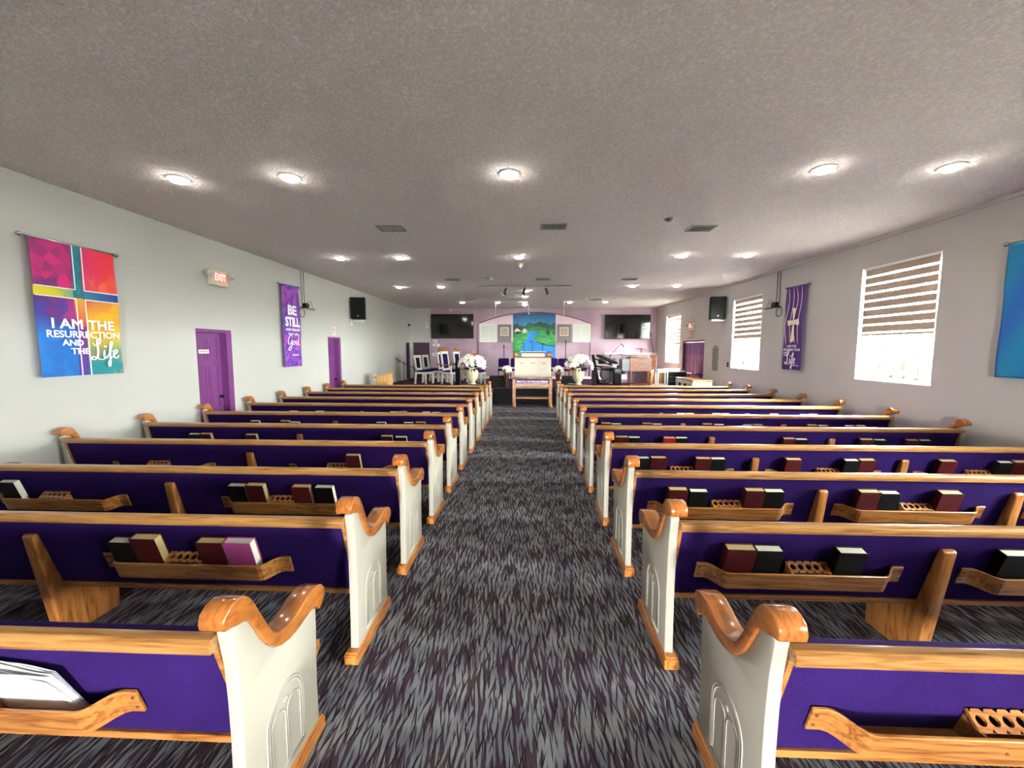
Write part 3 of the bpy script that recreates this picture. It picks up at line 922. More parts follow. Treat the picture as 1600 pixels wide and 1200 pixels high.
# sheaf of leaflets in the nearest left rack
sh = thing('leaflet_stack', 'rumpled stack of white printed leaflets in the nearest left pew rack', 'leaflets', (-1.715, 1.155 + ysurf(.50) - .014, .507))
for i in range(7):
    mb = MB()
    n = 10
    w_, h_ = .25, .225 + .006 * (i % 3)
    ph = i * .9
    vs = []
    for a in range(n + 1):
        for b in range(n + 1):
            u, v_ = a / n, b / n
            y_ = -.0035 * i - .014 * v_ * v_ * (i / 6) + .004 * math.sin(u * 3 + ph) * v_ - .010 * u * v_
            vs.append((-w_ / 2 + w_ * u + .004 * math.sin(ph) + .03 * (1 - v_) * u, y_, h_ * v_ * (1 - .10 * u) + .006 * math.sin(u * 4 + ph) * v_ - .003 * i * v_))
    fs = [[a * (n + 1) + b, (a + 1) * (n + 1) + b, (a + 1) * (n + 1) + b + 1, a * (n + 1) + b + 1] for a in range(n) for b in range(n)]
    mb.add(vs, fs, True)
    mb.xf(Matrix.Rotation(lean, 4, 'X'))
    q = mb.build('sheet', 'paper', sh)
    md = q.modifiers.new('thick', 'SOLIDIFY'); md.thickness = .0028

# ------------------------------------------------------------------ recessed LED lights
def led(x, y, lab):
    r = thing('ceiling_light', lab, 'ceiling light', (x, y, CZ), 0, 'recessed ceiling lights')
    ob = MB().lathe([(.105, 0), (.105, -.006), (.098, -.010), (.083, -.011), (.083, -.004)], (0, 0, 0), 28).build('trim_ring', 'winwhite', r)
    MB().lathe([(.082, -.004), (.082, -.013), (.075, -.023), (.058, -.034), (.03, -.040), (.002, -.042)], (0, 0, 0), 28).build('lens', 'led', r)
    return r
protoL = led(-3.53, 4.03, '')
LROWS = [(4.03, [-3.53, -2.38, -.19, 2.79, 3.95], 'in the row nearest the camera'), (7.50, [-3.53, -2.38, -.17, 2.79, 3.96], 'in the second row from the camera'),
         (10.95, [-3.53, -2.38, 2.80, 3.96], 'in the third row from the camera'), (14.55, [-2.39, -1.09, 1.50, 2.77], 'in the row over the platform')]
names5 = ['leftmost', 'second from left', 'middle', 'second from right', 'rightmost']
names4 = ['leftmost', 'second from left', 'second from right', 'rightmost']
first = True
for y, xs, nm in LROWS:
    for i, x in enumerate(xs):
        o = protoL if first else copy_tree(protoL)
        first = False
        o.location = (x, y, CZ)
        o['label'] = 'round white LED ceiling light, %s %s' % ((names5 if len(xs) == 5 else names4)[i], nm)
for (x, y, nm) in ((-.06, 11.75, 'first'), (-.10, 13.0, 'second'), (-.12, 14.55, 'third'), (-.12, 15.4, 'last')):
    o = copy_tree(protoL)
    o.location = (x, y, CZ)
    o['label'] = 'round white LED light, %s of the four in line along the middle over the platform' % nm

# vents, detectors, track
def vent(x, y, lab, w=.36, d=.27):
    r = thing('ceiling_vent', lab, 'vent', (x, y, CZ), 0, 'ceiling air vents')
    MB().box(-w / 2, w / 2, -d / 2, -d / 2 + .03, -.012, 0).box(-w / 2, w / 2, d / 2 - .03, d / 2, -.012, 0).box(-w / 2, -w / 2 + .03, -d / 2 + .03, d / 2 - .03, -.012, 0).box(w / 2 - .03, w / 2, -d / 2 + .03, d / 2 - .03, -.012, 0).build('frame', 'grey', r)
    MB().box(-w / 2 + .03, w / 2 - .03, -d / 2 + .03, d / 2 - .03, -.002, 0).build('duct_opening', 'black', r)
    n = 11
    mb = MB()
    for i in range(n):
        xx = -w / 2 + .045 + (w - .09) * i / (n - 1)
        mb.cbox((xx, 0, -.009), (.003, d - .07, .014), Matrix.Rotation(.6, 3, 'Y'))
    mb.build('louvres', 'beige', r)
    return r
v0 = vent(-1.94, 5.72, 'square grey air vent, left one of the three nearest the camera')
for x, y, lab in ((.35, 5.70, 'grey air vent, middle one of the three nearest the camera'), (2.43, 5.86, 'grey air vent, right one of the three nearest the camera'),
                  (-1.85, 9.85, 'air vent midway down the ceiling, left one of three'), (.36, 9.87, 'air vent midway down the ceiling, middle one of three'), (2.46, 9.93, 'air vent midway down the ceiling, right one of three'),
                  (-1.95, 13.7, 'air vent over the platform, left one'), (2.33, 13.9, 'air vent over the platform, right one')):
    o = copy_tree(v0); o.location = (x, y, CZ); o['label'] = lab
tag(MB().lathe([(.07, 0), (.07, -.008), (.045, -.014), (.04, -.03), (.002, -.034)], (0, 0, 0), 20).build('ceiling_speaker', 'steel'), 'small round metal fitting on the ceiling left of the right front vent', 'ceiling fitting').location = (1.85, 5.45, CZ)
sd = thing('smoke_detector', 'cream cone shaped detector hanging just beyond a middle ceiling light', 'detector', (-.15, 8.1, CZ))
MB().lathe([(.06, 0), (.06, -.02), (.05, -.03)], (0, 0, 0), 20).build('base', 'beige', sd)
MB().lathe([(.05, -.03), (.035, -.07), (.004, -.11)], (0, 0, 0), 20).build('cone', 'beige', sd)
for x, y, lab in ((-.88, 9.66, 'small white ceiling sensor before the track light'), (1.93, 13.5, 'small white ceiling sensor over the right of the platform')):
    q = thing('ceiling_sensor', lab, 'sensor', (x, y, CZ))
    MB().lathe([(.05, 0), (.05, -.015), (.03, -.03), (.03, -.06), (.002, -.065)], (0, 0, 0), 16).build('sensor_body', 'white', q)
    MB().box(-.16, -.03, -.01, .01, -.02, -.004).build('side_arm', 'steel', q)
tk = thing('track_light', 'black ceiling track with three small spotlights in front of the platform', 'track light', (-.03, 10.8, CZ))
MB().box(-1.35, 1.2, -.018, .018, -.03, 0).build('track', 'grey', tk, bevel=.003, seg=1)
for i, (hx, tilt) in enumerate(((-.55, .35), (-.05, .3), (.50, -.4))):
    hd = MB().tube([(hx, 0, -.03), (hx, 0, -.10)], .008)
    hd.tube([(hx, 0, -.08), (hx - .05 * tilt * 2, .03, -.16), (hx - .08 * tilt * 2, .06, -.24)], [.035, .04, .045], 12)
    q = hd.build('spotlight_head', 'darkgrey', tk)
    MB().tube([(hx - .082 * tilt * 2, .062, -.242), (hx - .083 * tilt * 2, .063, -.246)], .038, 12).build('bulb', 'tracklamp', q)
for x, y, ln, lab in ((-1.17, 14.45, .44, 'left of centre beside a ceiling light'), (1.30, 14.5, .45, 'right of centre near the arch'), (.03, 15.3, .30, 'in front of the painted landscape'), (-3.0, 15.5, .18, 'short, above the left television')):
    hm = thing('hanging_microphone', 'thin white microphone rod hanging from the ceiling, ' + lab, 'microphone', (x, y, CZ))
    MB().tube([(0, 0, 0), (0, 0, -ln)], .008, 8).build('rod', 'white', hm)
    MB().tube([(0, 0, -ln), (0, 0, -ln - .03), (0, 0, -ln - .07)], [.012, .02, .014], 10).build('capsule', 'white', hm)

# ------------------------------------------------------------------ banners
def lerp(a, b, t):
    return tuple(a[i] + (b[i] - a[i]) * t for i in range(3))
def grid_cloth(w, h, nx, ny, colf, bulge=.012):
    """hangs in local x (width) / z (down from 0), facing -y"""
    vs, fs, cols = [], [], []
    for j in range(ny + 1):
        for i in range(nx + 1):
            u, v = i / nx, j / ny
            y = -bulge * math.sin(v * PI) * .6 - .008 * math.sin(u * 7 + 1) * v - .006 * math.sin(v * 9 + u * 4)
            vs.append((u * w, y, -v * h))
            cols.append(colf(u, v) if colf else (1, 1, 1))
    for j in range(ny):
        for i in range(nx):
            a = j * (nx + 1) + i
            fs.append([a, a + 1, a + nx + 2, a + nx + 1])
    return vs, fs, cols
def cloth_obj(w, h, nx, ny, colf, m, parent, bulge=.012):
    vs, fs, cols = grid_cloth(w, h, nx, ny, colf, bulge)
    me = bpy.data.meshes.new('cloth')
    me.from_pydata(vs, [], fs)
    if colf:
        at = me.color_attributes.new('Col', 'FLOAT_COLOR', 'POINT')
        for i, c in enumerate(cols):
            at.data[i].color = (c[0] * .78, c[1] * .78, c[2] * .78, 1)
    for p in me.polygons: p.use_smooth = True
    me.materials.append(M_[m])
    o = bpy.data.objects.new('cloth', me)
    col.objects.link(o); o.parent = parent
    sm = o.modifiers.new('thick', 'SOLIDIFY'); sm.thickness = .002
    return o

rb = random.Random(11)
SEEDS = [(rb.random(), rb.random() * 1.4, rb.random()) for _ in range(150)]
def facet(u, v):
    best, val = 9, None
    for s_ in SEEDS:
        d_ = (s_[0] - u) ** 2 + (s_[1] - v * 1.4) ** 2 + 0.0
        if d_ < best: best, val = d_, s_
    return val
def C(r, g, b): return rgb(r, g, b)[:3]
def life_col(u, v):
    s_ = facet(u, v)
    uu, vv = u * .45 + s_[0] * .55, v * .45 + s_[1] / 1.4 * .55
    j = (s_[2] - .5)
    magenta, red, orange, yellow, purple, blue, teal, navy = C(206, 30, 116), C(226, 44, 58), C(240, 130, 30), C(236, 206, 40), C(92, 40, 124), C(20, 120, 206), C(20, 136, 146), C(40, 50, 150)
    # crossing bands
    if .445 < u < .555:
        if v < .40: c = lerp(C(10, 110, 130), C(50, 150, 160), abs(j) * 2)
        elif v < .62: c = lerp(C(240, 180, 40), C(220, 60, 90), (v - .40) / .22)
        else: c = lerp(C(130, 50, 140), C(90, 60, 170), (v - .6) / .4)
        return c
    if .335 < v < .405:
        if u < .445: c = lerp(C(226, 216, 40), C(80, 170, 140), max(0, (uu - .2) / .3))
        else: c = lerp(C(40, 130, 160), C(20, 60, 150), (uu - .5) * 2)
        return c
    if v < .37 and u < .5:
        c = lerp(magenta, C(140, 30, 104), max(0, min(1, .5 + j * 1.2)))
        if vv > .27 and uu < .3: c = lerp(c, purple, .6)
    elif v < .37:
        c = lerp(magenta, red, max(0, min(1, (uu - .5) * 3)))
        if vv > .2: c = lerp(c, orange, min(1, (vv - .18) * 6) * (.5 + j))
        c = lerp(c, C(240, 60, 90), .3 * (j + .5))
    elif u < .5:
        if vv < .62:
            c = lerp(C(70, 34, 120), C(190, 40, 130), max(0, min(1, (uu - .12) * 2.6 + j * .7)))
            c = lerp(c, C(50, 70, 190), .4 * max(0, -j * 2 + .1))
        else: c = blue
        c = lerp(c, blue, max(0, min(1, (v - .54) * 7)))
        c = lerp(c, navy, .25 * (j + .5))
    else:
        c = lerp(C(230, 90, 80), C(238, 180, 36), max(0, min(1, (vv - .4) * 7 + (uu - .6) * 2)))
        c = lerp(c, yellow, max(0, min(1, (vv - .52) * 5)) * .8)
        c = lerp(c, C(120, 170, 120), max(0, min(1, (v - .68) * 8)))
        c = lerp(c, teal, max(0, min(1, (v - .78) * 7)))
        c = lerp(c, orange, .35 * max(0, j * 2))
    return c

def script_stroke(mb, pts, w, y=0.0):
    """flat pen stroke in x,z with gently varying width; pts are smoothed"""
    P = [Vector((p[0], p[1], 0)) for p in pts]
    out = []
    for i in range(len(P) - 1):
        p0, p1, p2, p3 = P[max(i - 1, 0)], P[i], P[i + 1], P[min(i + 2, len(P) - 1)]
        for k in range(6):
            t_ = k / 6
            out.append(.5 * ((2 * p1) + (-p0 + p2) * t_ + (2 * p0 - 5 * p1 + 4 * p2 - p3) * t_ ** 2 + (-p0 + 3 * p1 - 3 * p2 + p3) * t_ ** 3))
    out.append(P[-1])
    vs, fs = [], []
    n = len(out)
    for i, p in enumerate(out):
        d_ = (out[min(i + 1, n - 1)] - out[max(i - 1, 0)]).normalized()
        nn = Vector((-d_.y, d_.x, 0))
        # broad on down strokes
        ww = w * (.45 + .75 * abs(d_.y)) * min(1, .35 + 6 * i / n, .35 + 6 * (n - 1 - i) / n)
        for s_, yy in ((1, 0), (-1, 0), (-1, -.002), (1, -.002)):
            q = p + nn * ww * s_ * .5
            vs.append((q.x, y + yy - .003 * i / n - .0004 * (len(mb.v) % 7), q.y))
    for i in range(n - 1):
        for k in range(4):
            fs.append([i * 4 + k, i * 4 + (k + 1) % 4, (i + 1) * 4 + (k + 1) % 4, (i + 1) * 4 + k])
    mb.add(vs, fs)

def life_word(mb, x0, z0, sc_, w, y=-.03):
    def T(pts): return [(x0 + p[0] * sc_, z0 + p[1] * sc_) for p in pts]
    # capital L with loops
    script_stroke(mb, T([(-.10, .95), (.02, .80), (.18, .86), (.30, 1.06), (.28, 1.20), (.16, 1.16), (.12, .9), (.14, .5), (.08, .16), (-.08, .0), (-.22, .05), (-.16, .17), (.02, .12), (.22, .0), (.42, .02), (.5, .12)]), w, y)
    script_stroke(mb, T([(.50, .55), (.46, .30), (.48, .10), (.58, .10), (.66, .25)]), w, y)          # i
    script_stroke(mb, T([(.535, .72), (.55, .76), (.545, .70)]), w * 1.6, y)                            # dot
    script_stroke(mb, T([(.66, .20), (.82, .55), (.94, .95), (.90, 1.05), (.82, .85), (.78, .3), (.76, -.25), (.70, -.42), (.66, -.25), (.76, -.02), (.92, .18)]), w, y)  # f
    script_stroke(mb, T([(.72, .48), (.96, .50)]), w, y)
    script_stroke(mb, T([(.94, .25), (1.10, .32), (1.20, .48), (1.12, .56), (1.00, .42), (1.00, .15), (1.12, .06), (1.30, .22)]), w, y)                # e

def hang_rod(parent, w):
    MB().tube([(-.03, .02, .012), (w + .03, .02, .012)], .012, 10).ball((-.05, .02, .012), .024).ball((w + .05, .02, .012), .024).build('hanging_rod', 'chrome', parent)
    MB().tube([(-.02, .02, .012), (-.02, .068, .012)], .006).tube([(w + .02, .02, .012), (w + .02, .068, .012)], .006).build('bracket', 'chrome', parent)

# left wall banners: local x runs away from the camera (+y world), local -y faces the room (+x world)
def left_banner(lab, y, z, x=XL + .07):
    return thing('banner', lab, 'banner', (x, y, z), PI / 2)
def right_banner(lab, y, z, x=XR - .07):
    return thing('banner', lab, 'banner', (x, y, z), -PI / 2)
FR = lambda x, z, y=-.028: frame4((x, y, z), (1, 0, 0), (0, 0, 1))

b = left_banner('multicoloured cloth banner with cross and resurrection text on the left wall', 3.80, 2.88)
W_, HH = .81, 1.39
cloth_obj(W_, HH, 110, 190, life_col, 'print', b, .006)
ol = MB()
cw = .010
for (x0, x1, z0, z1) in ((.445, .445, 0, .335), (.555, .555, 0, .335), (.445, .445, .405, 1), (.555, .555, .405, 1)):
    ol.box(x0 * W_ - cw / 2, x0 * W_ + cw / 2, -.022, -.020, -z1 * HH, -z0 * HH)
for (x0, x1, z) in ((0, .445, .335), (.555, 1, .335), (0, .445, .405), (.555, 1, .405)):
    ol.box(x0 * W_, x1 * W_, -.022, -.020, -z * HH - cw / 2, -z * HH + cw / 2)
ol.build('cross_outline', 'lettering', b)
text_mesh('lettering', 'I AM THE', .62, .105, 'lettering', b, FR(.42, -.835), 0.0, bold=.03)
text_mesh('lettering', 'RESURRECTION', .72, .075, 'lettering', b, FR(.42, -.945), 0.0, bold=.028)
text_mesh('lettering', 'AND', .2, .065, 'lettering', b, FR(.29, -1.035), .02)
text_mesh('lettering', 'THE', .18, .065, 'lettering', b, FR(.355, -1.125), .02)
mb = MB(); life_word(mb, .50, -1.22, .195, .016)
mb.build('script_lettering', 'lettering', b)
hang_rod(b, W_)

b = left_banner('narrow swirled purple banner with BE STILL text on the left wall', 7.82, 3.08)
W_, HH = .60, 1.66
cloth_obj(W_, HH, 12, 40, None, 'swirl', b)
text_mesh('lettering', 'BE', .30, .20, 'lettering', b, FR(.30, -.50), .045)
text_mesh('lettering', 'STILL', .50, .20, 'lettering', b, FR(.30, -.74), .045)
text_mesh('lettering', 'AND KNOW', .50, .055, 'lettering', b, FR(.30, -.90), .02)
text_mesh('lettering', 'THAT I AM', .34, .045, 'lettering', b, FR(.30, -.99), .01)
mb = MB()
def TG(pts, s_=.30, x0=.10, z0=-1.27): return [(x0 + p[0] * s_, z0 + p[1] * s_) for p in pts]
for st in ([(.52, .72), (.36, .86), (.10, .62), (.06, .32), (.22, .22), (.42, .42), (.46, .52), (.40, .10), (.22, -.18), (.06, -.10), (.30, .10), (.60, .26)],
           [(.78, .46), (.66, .48), (.58, .30), (.68, .20), (.80, .32), (.78, .46), (.92, .40)],
           [(1.16, .44), (1.02, .46), (.96, .28), (1.06, .20), (1.18, .36), (1.34, .95), (1.22, .5), (1.24, .22), (1.36, .24)]):
    script_stroke(mb, TG(st), .016, -.03)
mb.build('script_lettering', 'lettering', b)
text_mesh('lettering', 'PSALM 46:10', .20, .03, 'lettering', b, FR(.36, -1.42), .0)
hang_rod(b, W_)

b = right_banner('purple banner with white cross and Life lettering on the right wall', 8.39, 3.02)
W_, HH = .55, 1.63
cloth_obj(W_, HH, 12, 40, None, 'bannerpurple', b)
cr = MB()
cr.prism([(.255, -.42), (.335, -.42), (.310, -.66), (.44, -.63), (.46, -.73), (.44, -.76), (.31, -.735), (.335, -1.08), (.30, -1.06), (.275, -1.10), (.25, -1.07), (.225, -1.08), (.275, -.735), (.13, -.76), (.11, -.66), (.13, -.65), (.275, -.66)], 1, -.03, -.027)
cr.build('cross', 'creamcloth', b)
wl = MB()
for (x0, amp, x1) in ((.10, .04, .06), (.24, .03, .20), (.33, .05, .33), (.47, .03, .42)):
    wl.cur = 0
    script_stroke(wl, [(x0 + (x1 - x0) * k / 8 + amp * math.sin(k * .9), -.02 - 1.1 * k / 8) for k in range(9)], .012, -.022)
wl.build('wavy_lines', 'creamcloth', b)
text_mesh('lettering', 'I AM THE', .28, .05, 'lettering', b, FR(.28, -1.165), .0)
text_mesh('lettering', 'RESURRECTION', .48, .05, 'lettering', b, FR(.28, -1.235), .0)
text_mesh('lettering', 'AND', .13, .035, 'lettering', b, FR(.10, -1.295), .0)
text_mesh('lettering', 'THE', .12, .035, 'lettering', b, FR(.10, -1.345), .0)
mb = MB(); life_word(mb, .15, -1.52, .215, .022)
mb.build('script_lettering', 'lettering', b)
text_mesh('lettering', 'JOHN 11:25', .2, .03, 'lettering', b, FR(.40, -1.545), .0)
hang_rod(b, W_)

b = right_banner('blue banner at the right edge of the view on the right wall', 4.66, 2.93)
cloth_obj(.80, 1.45, 30, 50, lambda u, v: lerp(C(30, 110, 200), C(20, 140, 190), (math.sin(u * 9 + v * 7) * .5 + .5)), 'print', b, .006)
hang_rod(b, .80)

# ------------------------------------------------------------------ exit signs, wall items
def exit_sign(lab, x, y, z, rz):
    e = thing('exit_sign', lab, 'exit sign', (x, y, z), rz)
    MB().box(0, .34, 0, .07, 0, .235).build('housing', 'beige', e, bevel=.008, seg=2)
    MB().box(.05, .30, -.004, .0, .06, .205).build('lit_face', 'exitwhite', e)
    text_mesh('lettering', 'EXIT', .22, .11, 'exitred', e, frame4((.175, -.006, .132), (1, 0, 0), (0, 0, 1)), .02)
    for sx, q in ((-.03, -1), (.37, 1)):
        h_ = MB().tube([(sx - q * .05, .03, .16), (sx, .02, .17)], .012)
        h_.tube([(sx, .05, .17), (sx + q * .01, -.03, .165), (sx + q * .012, -.05, .16)], [.03, .048, .052], 14)
        hd_ = h_.build('emergency_lamp', 'beige', e)
        MB().tube([(sx + q * .012, -.05, .16), (sx + q * .0125, -.054, .16)], .042, 14).build('lens', 'chrome', hd_)
    return e
exit_sign('beige EXIT sign with twin emergency lamps on the left wall above the nearest door', XL + .075, 6.07, 2.78, PI / 2)
exit_sign('lit EXIT sign with emergency lamps above the purple double doors', XR - .075, 13.3, 2.42, -PI / 2)
sg = thing('wall_sign', 'small grey and red printed notice above the second left door', 'sign', (XL + .001, 9.98, 2.14))
MB().box(0, .006, 0, .16, 0, .20).build('plate', 'white', sg)
mm = MB()
for i in range(3): mm.box(.006, .0075, .02, .14 - .02 * i, .14 - .05 * i, .165 - .05 * i)
mm.build('printed_marks', 'red', sg)
sg = thing('wall_sign', 'stacked red lettered notice above the purple double doors', 'sign', (XR - .001, 12.95, 2.12))
MB().box(-.006, 0, 0, .5, 0, .30).build('plate', 'wall_r', sg)
mm = MB()
for i in range(3):
    for j_ in range(4 - i % 2): mm.box(-.0075, -.006, .04 + .11 * j_, .12 + .11 * j_, .04 + .09 * i, .085 + .09 * i)
mm.build('printed_marks', 'red', sg)

def wall_speaker(lab, x, y, z, rz, w=.40, h=.60):
    s_ = thing('loudspeaker', lab, 'loudspeaker', (x, y, z), rz)
    MB().prism([(-w / 2, 0), (w / 2, 0), (w / 2 - .07, .33), (-w / 2 + .07, .33)], 2, 0, h).build('cabinet', 'black', s_, bevel=.01, seg=2)
    MB().box(-w / 2 + .012, w / 2 - .012, -.006, 0, .012, h - .012).build('grille', 'grille', s_)
    MB().tube([(0, -.006, .09), (0, -.009, .09)], .022, 14).build('badge', 'chrome', s_)
    return s_
wall_speaker('black loudspeaker mounted high on the left wall', -4.73, 11.0, 2.62, .12)
wall_speaker('black loudspeaker mounted high on the right wall beside the middle window', 5.08, 10.95, 2.60, -.12)
for lab, x, s_, y in (('white steel bracket arm under the left wall loudspeaker', XL, 1, 11.1), ('white steel bracket arm under the right wall loudspeaker', XR, -1, 11.05)):
    q = thing('speaker_bracket', lab, 'bracket', (x, y, 2.50))
    MB().box(*sorted((s_ * .001, s_ * .012)), -.06, .06, -.06, .12).build('wall_plate', 'white', q)
    MB().box(*sorted((s_ * .012, s_ * .36)), -.02, .02, .05, .09).box(*sorted((s_ * .16, s_ * .36)), -.08, .08, .09, .098).build('arm', 'white', q)

def pipe_bracket(lab, x, s_, y):
    q = thing('projector_bracket', lab, 'bracket', (x, y, 2.70))
    MB().box(*sorted((s_ * .002, s_ * .03)), -.02, .55, -.015, .0).box(*sorted((s_ * .03, s_ * .16)), .02, .05, -.015, 0).build('shelf_arm', 'black', q)
    MB().box(*sorted((s_ * .002, s_ * .09)), .06, .2, 0, .09).build('junction_box', 'black', q, bevel=.006, seg=1)
    MB().tube([(s_ * .02, .02 + .10 * math.cos(a), -.12 + .10 * math.sin(a)) for a in [2 * PI * i / 20 for i in range(21)]], .006, 6).tube([(s_ * .04, .05, .05), (s_ * .09, .25, .15), (s_ * .03, .45, .02)], .004, 6).build('cable', 'black', q)
    MB().tube([(s_ * .015, .04, .05), (s_ * .015, .04, .788)], .009, 8).build('conduit', 'grey', q)
    MB().tube([(s_ * .015, .14, .08), (s_ * .015, .14, .788)], .009, 8).build('conduit', 'grey', q)
pipe_bracket('black cable bracket with two conduits to the ceiling on the left wall', XL, 1, 8.60)
pipe_bracket('black cable bracket with coiled cable and two conduits on the right wall', XR, -1, 8.68)

cm = thing('security_camera', 'small dark camera high in the left corner by the platform', 'camera', (XL, 16.2, 2.78))
MB().box(.001, .02, -.03, .03, -.03, .03).tube([(.02, 0, 0), (.08, 0, 0)], .01).build('mount', 'white', cm)
MB().ball((.12, 0, -.01), .05).build('camera_ball', 'black', cm)
tag(MB().box(0, .16, -.06, 0, 0, .30).build('wall_speaker_box', 'beige', bevel=.005, seg=1), 'small beige box high on the white wall left of the television', 'wall box').location = (-4.32, YB - .001, 2.65)
for nm, x, z, w_, h_, lab in (('thermostat', -4.0, 2.06, .17, .12, 'white wall box directly under the left television, topmost'), ('thermostat', -4.02, 1.90, .30, .12, 'long white wall box, middle one under the left television'), ('light_switch', -4.05, 1.50, .27, .13, 'white switch plate, lowest one under the left television')):
    q = thing(nm, lab, 'wall plate', (x, YB - .021, z))
    MB().box(0, w_, -.03, 0, 0, h_).build('plate', 'white', q, bevel=.006, seg=2)
    MB().box(w_ * .3, w_ * .7, -.036, -.03, h_ * .35, h_ * .65).build('button', 'grey', q)
nb = thing('notice_board', 'narrow grey slotted board with a red tab beside the double doors', 'board', (XR - .001, 11.33, 1.19))
MB().box(-.03, 0, 0, .30, 0, .66).build('board', 'grey', nb, bevel=.004, seg=1)
mm = MB()
for i in range(8): mm.box(-.034, -.03, .03, .27, .05 + i * .074, .062 + i * .074)
mm.build('slots', 'darkgrey', nb)
MB().box(-.03, 0, .08, .22, .67, .72).build('red_tab', 'red', nb)
sw = thing('light_switch', 'small dark switch on the right wall between board and middle window', 'switch', (XR - .001, 10.74, 1.33))
MB().box(-.012, 0, 0, .08, 0, .12).build('plate', 'black', sw, bevel=.003, seg=1)
MB().box(-.02, -.012, .03, .05, .04, .08).build('toggle', 'grey', sw)
# ------------------------------------------------------------------ televisions
SZ = 0.552
def tv(lab, x0, x1, z0, z1):
    w, h = x1 - x0, z1 - z0
    r = thing('television', lab, 'television', (x0, YB - .022, z0))
    MB().box(0, w, -.09, -.04, 0, h).build('casing', 'black', r, bevel=.006, seg=1)
    MB().box(.015, w - .015, -.0915, -.0902, .02, h - .015).build('screen', 'screen', r)
    MB().box(w * .35, w * .65, -.04, 0, h * .3, h * .7).build('wall_mount', 'darkgrey', r)
tv('large black flat television on the mauve wall, left of the arch', -4.06, -2.27, 2.24, 3.25)
tv('large black flat television on the mauve wall, right of the arch', 3.18, 5.03, 2.22, 3.21)

# pale sliding windows and carved panels inside the arch
for i, (x0, x1) in enumerate(((-2.01, -1.31), (1.87, 2.59))):
    w = empty('window_%d' % (6 + i), (x0, YB - .028, 2.09)); w['kind'] = 'structure'
    W_, H_ = x1 - x0, .735
    MB().box(0, W_, -.03, 0, 0, .035).box(0, W_, -.03, 0, H_ - .035, H_).box(0, .035, -.03, 0, .035, H_ - .035).box(W_ - .035, W_, -.03, 0, .035, H_ - .035).box(W_ / 2 - .012, W_ / 2 + .012, -.02, 0, .035, H_ - .035).build('window_frame', 'winwhite', w)
    MB().box(.035, W_ - .035, -.01, -.004, .035, H_ - .035).build('pane', 'frost', w)
for x0, x1, lab in ((-1.255, -.69, 'grey panel with framed carved ornament left of the painted landscape'), (1.21, 1.80, 'grey panel with framed carved ornament right of the painted landscape')):
    q = thing('ornament_panel', lab, 'wall panel', (x0, YB - .0285, 2.085))
    W_ = x1 - x0; H_ = .74
    MB().box(0, W_, -.05, 0, 0, H_).build('panel', 'greypanel', q, bevel=.006, seg=1)
    fz0, fz1, fx0, fx1 = H_ * .36, H_ * .83, W_ * .2, W_ * .8
    MB().box(fx0, fx1, -.062, -.05, fz0, fz0 + .03).box(fx0, fx1, -.062, -.05, fz1 - .03, fz1).box(fx0, fx0 + .03, -.062, -.05, fz0 + .03, fz1 - .03).box(fx1 - .03, fx1, -.062, -.05, fz0 + .03, fz1 - .03).build('ornament_frame', 'cream', q)
    MB().box(fx0 + .03, fx1 - .03, -.053, -.05, fz0 + .03, fz1 - .03).build('ornament_ground', 'capbrown', q)
    mm = MB()
    cx, cz = (fx0 + fx1) / 2, (fz0 + fz1) / 2
    for a in (-1, 0, 1):
        for b_ in (-1, 0, 1):
            mm.tube([(cx + a * .088 + .036 * math.cos(t_), -.056, cz + b_ * .088 + .036 * math.sin(t_)) for t_ in [2 * PI * k / 10 for k in range(11)]], .008, 5)
    mm.build('fretwork', 'cream', q)

# ------------------------------------------------------------------ painted landscape filling the arch centre
mu = thing('landscape_mural', 'painted river landscape with blue sky and dark trees in the centre of the arch', 'mural', (0, YB - .029, 0))
MX0, MX1, MZ0 = -.625, 1.15, 1.15
def mz(x): return archz(x) - .02
ZN = [0]
def zone(name, poly, layer, m):
    ZN[0] += 1
    layer += ZN[0] * .12
    # keep every outline inside the panel
    poly = [(min(max(x, MX0), MX1), max(MZ0, z)) for x, z in poly]
    poly = [(x, min(z, mz(x))) for x, z in poly]
    MB().prism(poly, 1, -.004 - layer * .0015, -.001).build(name, m, mu)
t = NT('painted_sky'); setp(t.b, .6)
tc = t.n('ShaderNodeTexCoord'); sx = t.n('ShaderNodeSeparateXYZ'); t.l(tc.outputs['Object'], sx.inputs[0])
nz = t.n('ShaderNodeTexNoise', i_Scale=2.2, i_Detail=4.0)
mpx = t.coords((1, 1, 3)); t.l(mpx, nz.inputs['Vector'])
ma = t.n('ShaderNodeMath', operation='MULTIPLY_ADD'); ma.inputs[1].default_value = .35; t.l(nz.outputs[0], ma.inputs[0])
mr = t.n('ShaderNodeMapRange'); mr.inputs[1].default_value = 2.5; mr.inputs[2].default_value = 3.6; t.l(sx.outputs[2], mr.inputs[0]); t.l(mr.outputs[0], ma.inputs[2])
t.l(t.ramp(ma.outputs[0], [(.2, rgb(90, 160, 205)), (.55, rgb(24, 110, 165)), (.9, rgb(14, 62, 96))]), t.b.inputs['Base Color'])
M_['msky'] = t.m
def paint(name, a, b_, sc_=5, st=(1, 1, 4)):
    t = NT(name); setp(t.b, .6)
    nz = t.n('ShaderNodeTexNoise', i_Scale=sc_, i_Detail=4.0, i_Distortion=.5); t.l(t.coords(st), nz.inputs['Vector'])
    t.l(t.ramp(nz.outputs[0], [(.35, a), (.65, b_)]), t.b.inputs['Base Color']); return t.m
M_['mwater'] = paint('painted_water', rgb(8, 104, 190), rgb(28, 140, 212))
M_['mgreen'] = paint('painted_meadow', rgb(16, 110, 58), rgb(70, 164, 84), 4)
M_['mdark'] = paint('painted_trees', rgb(10, 50, 36), rgb(18, 84, 52), 12, (1, 1, 1))
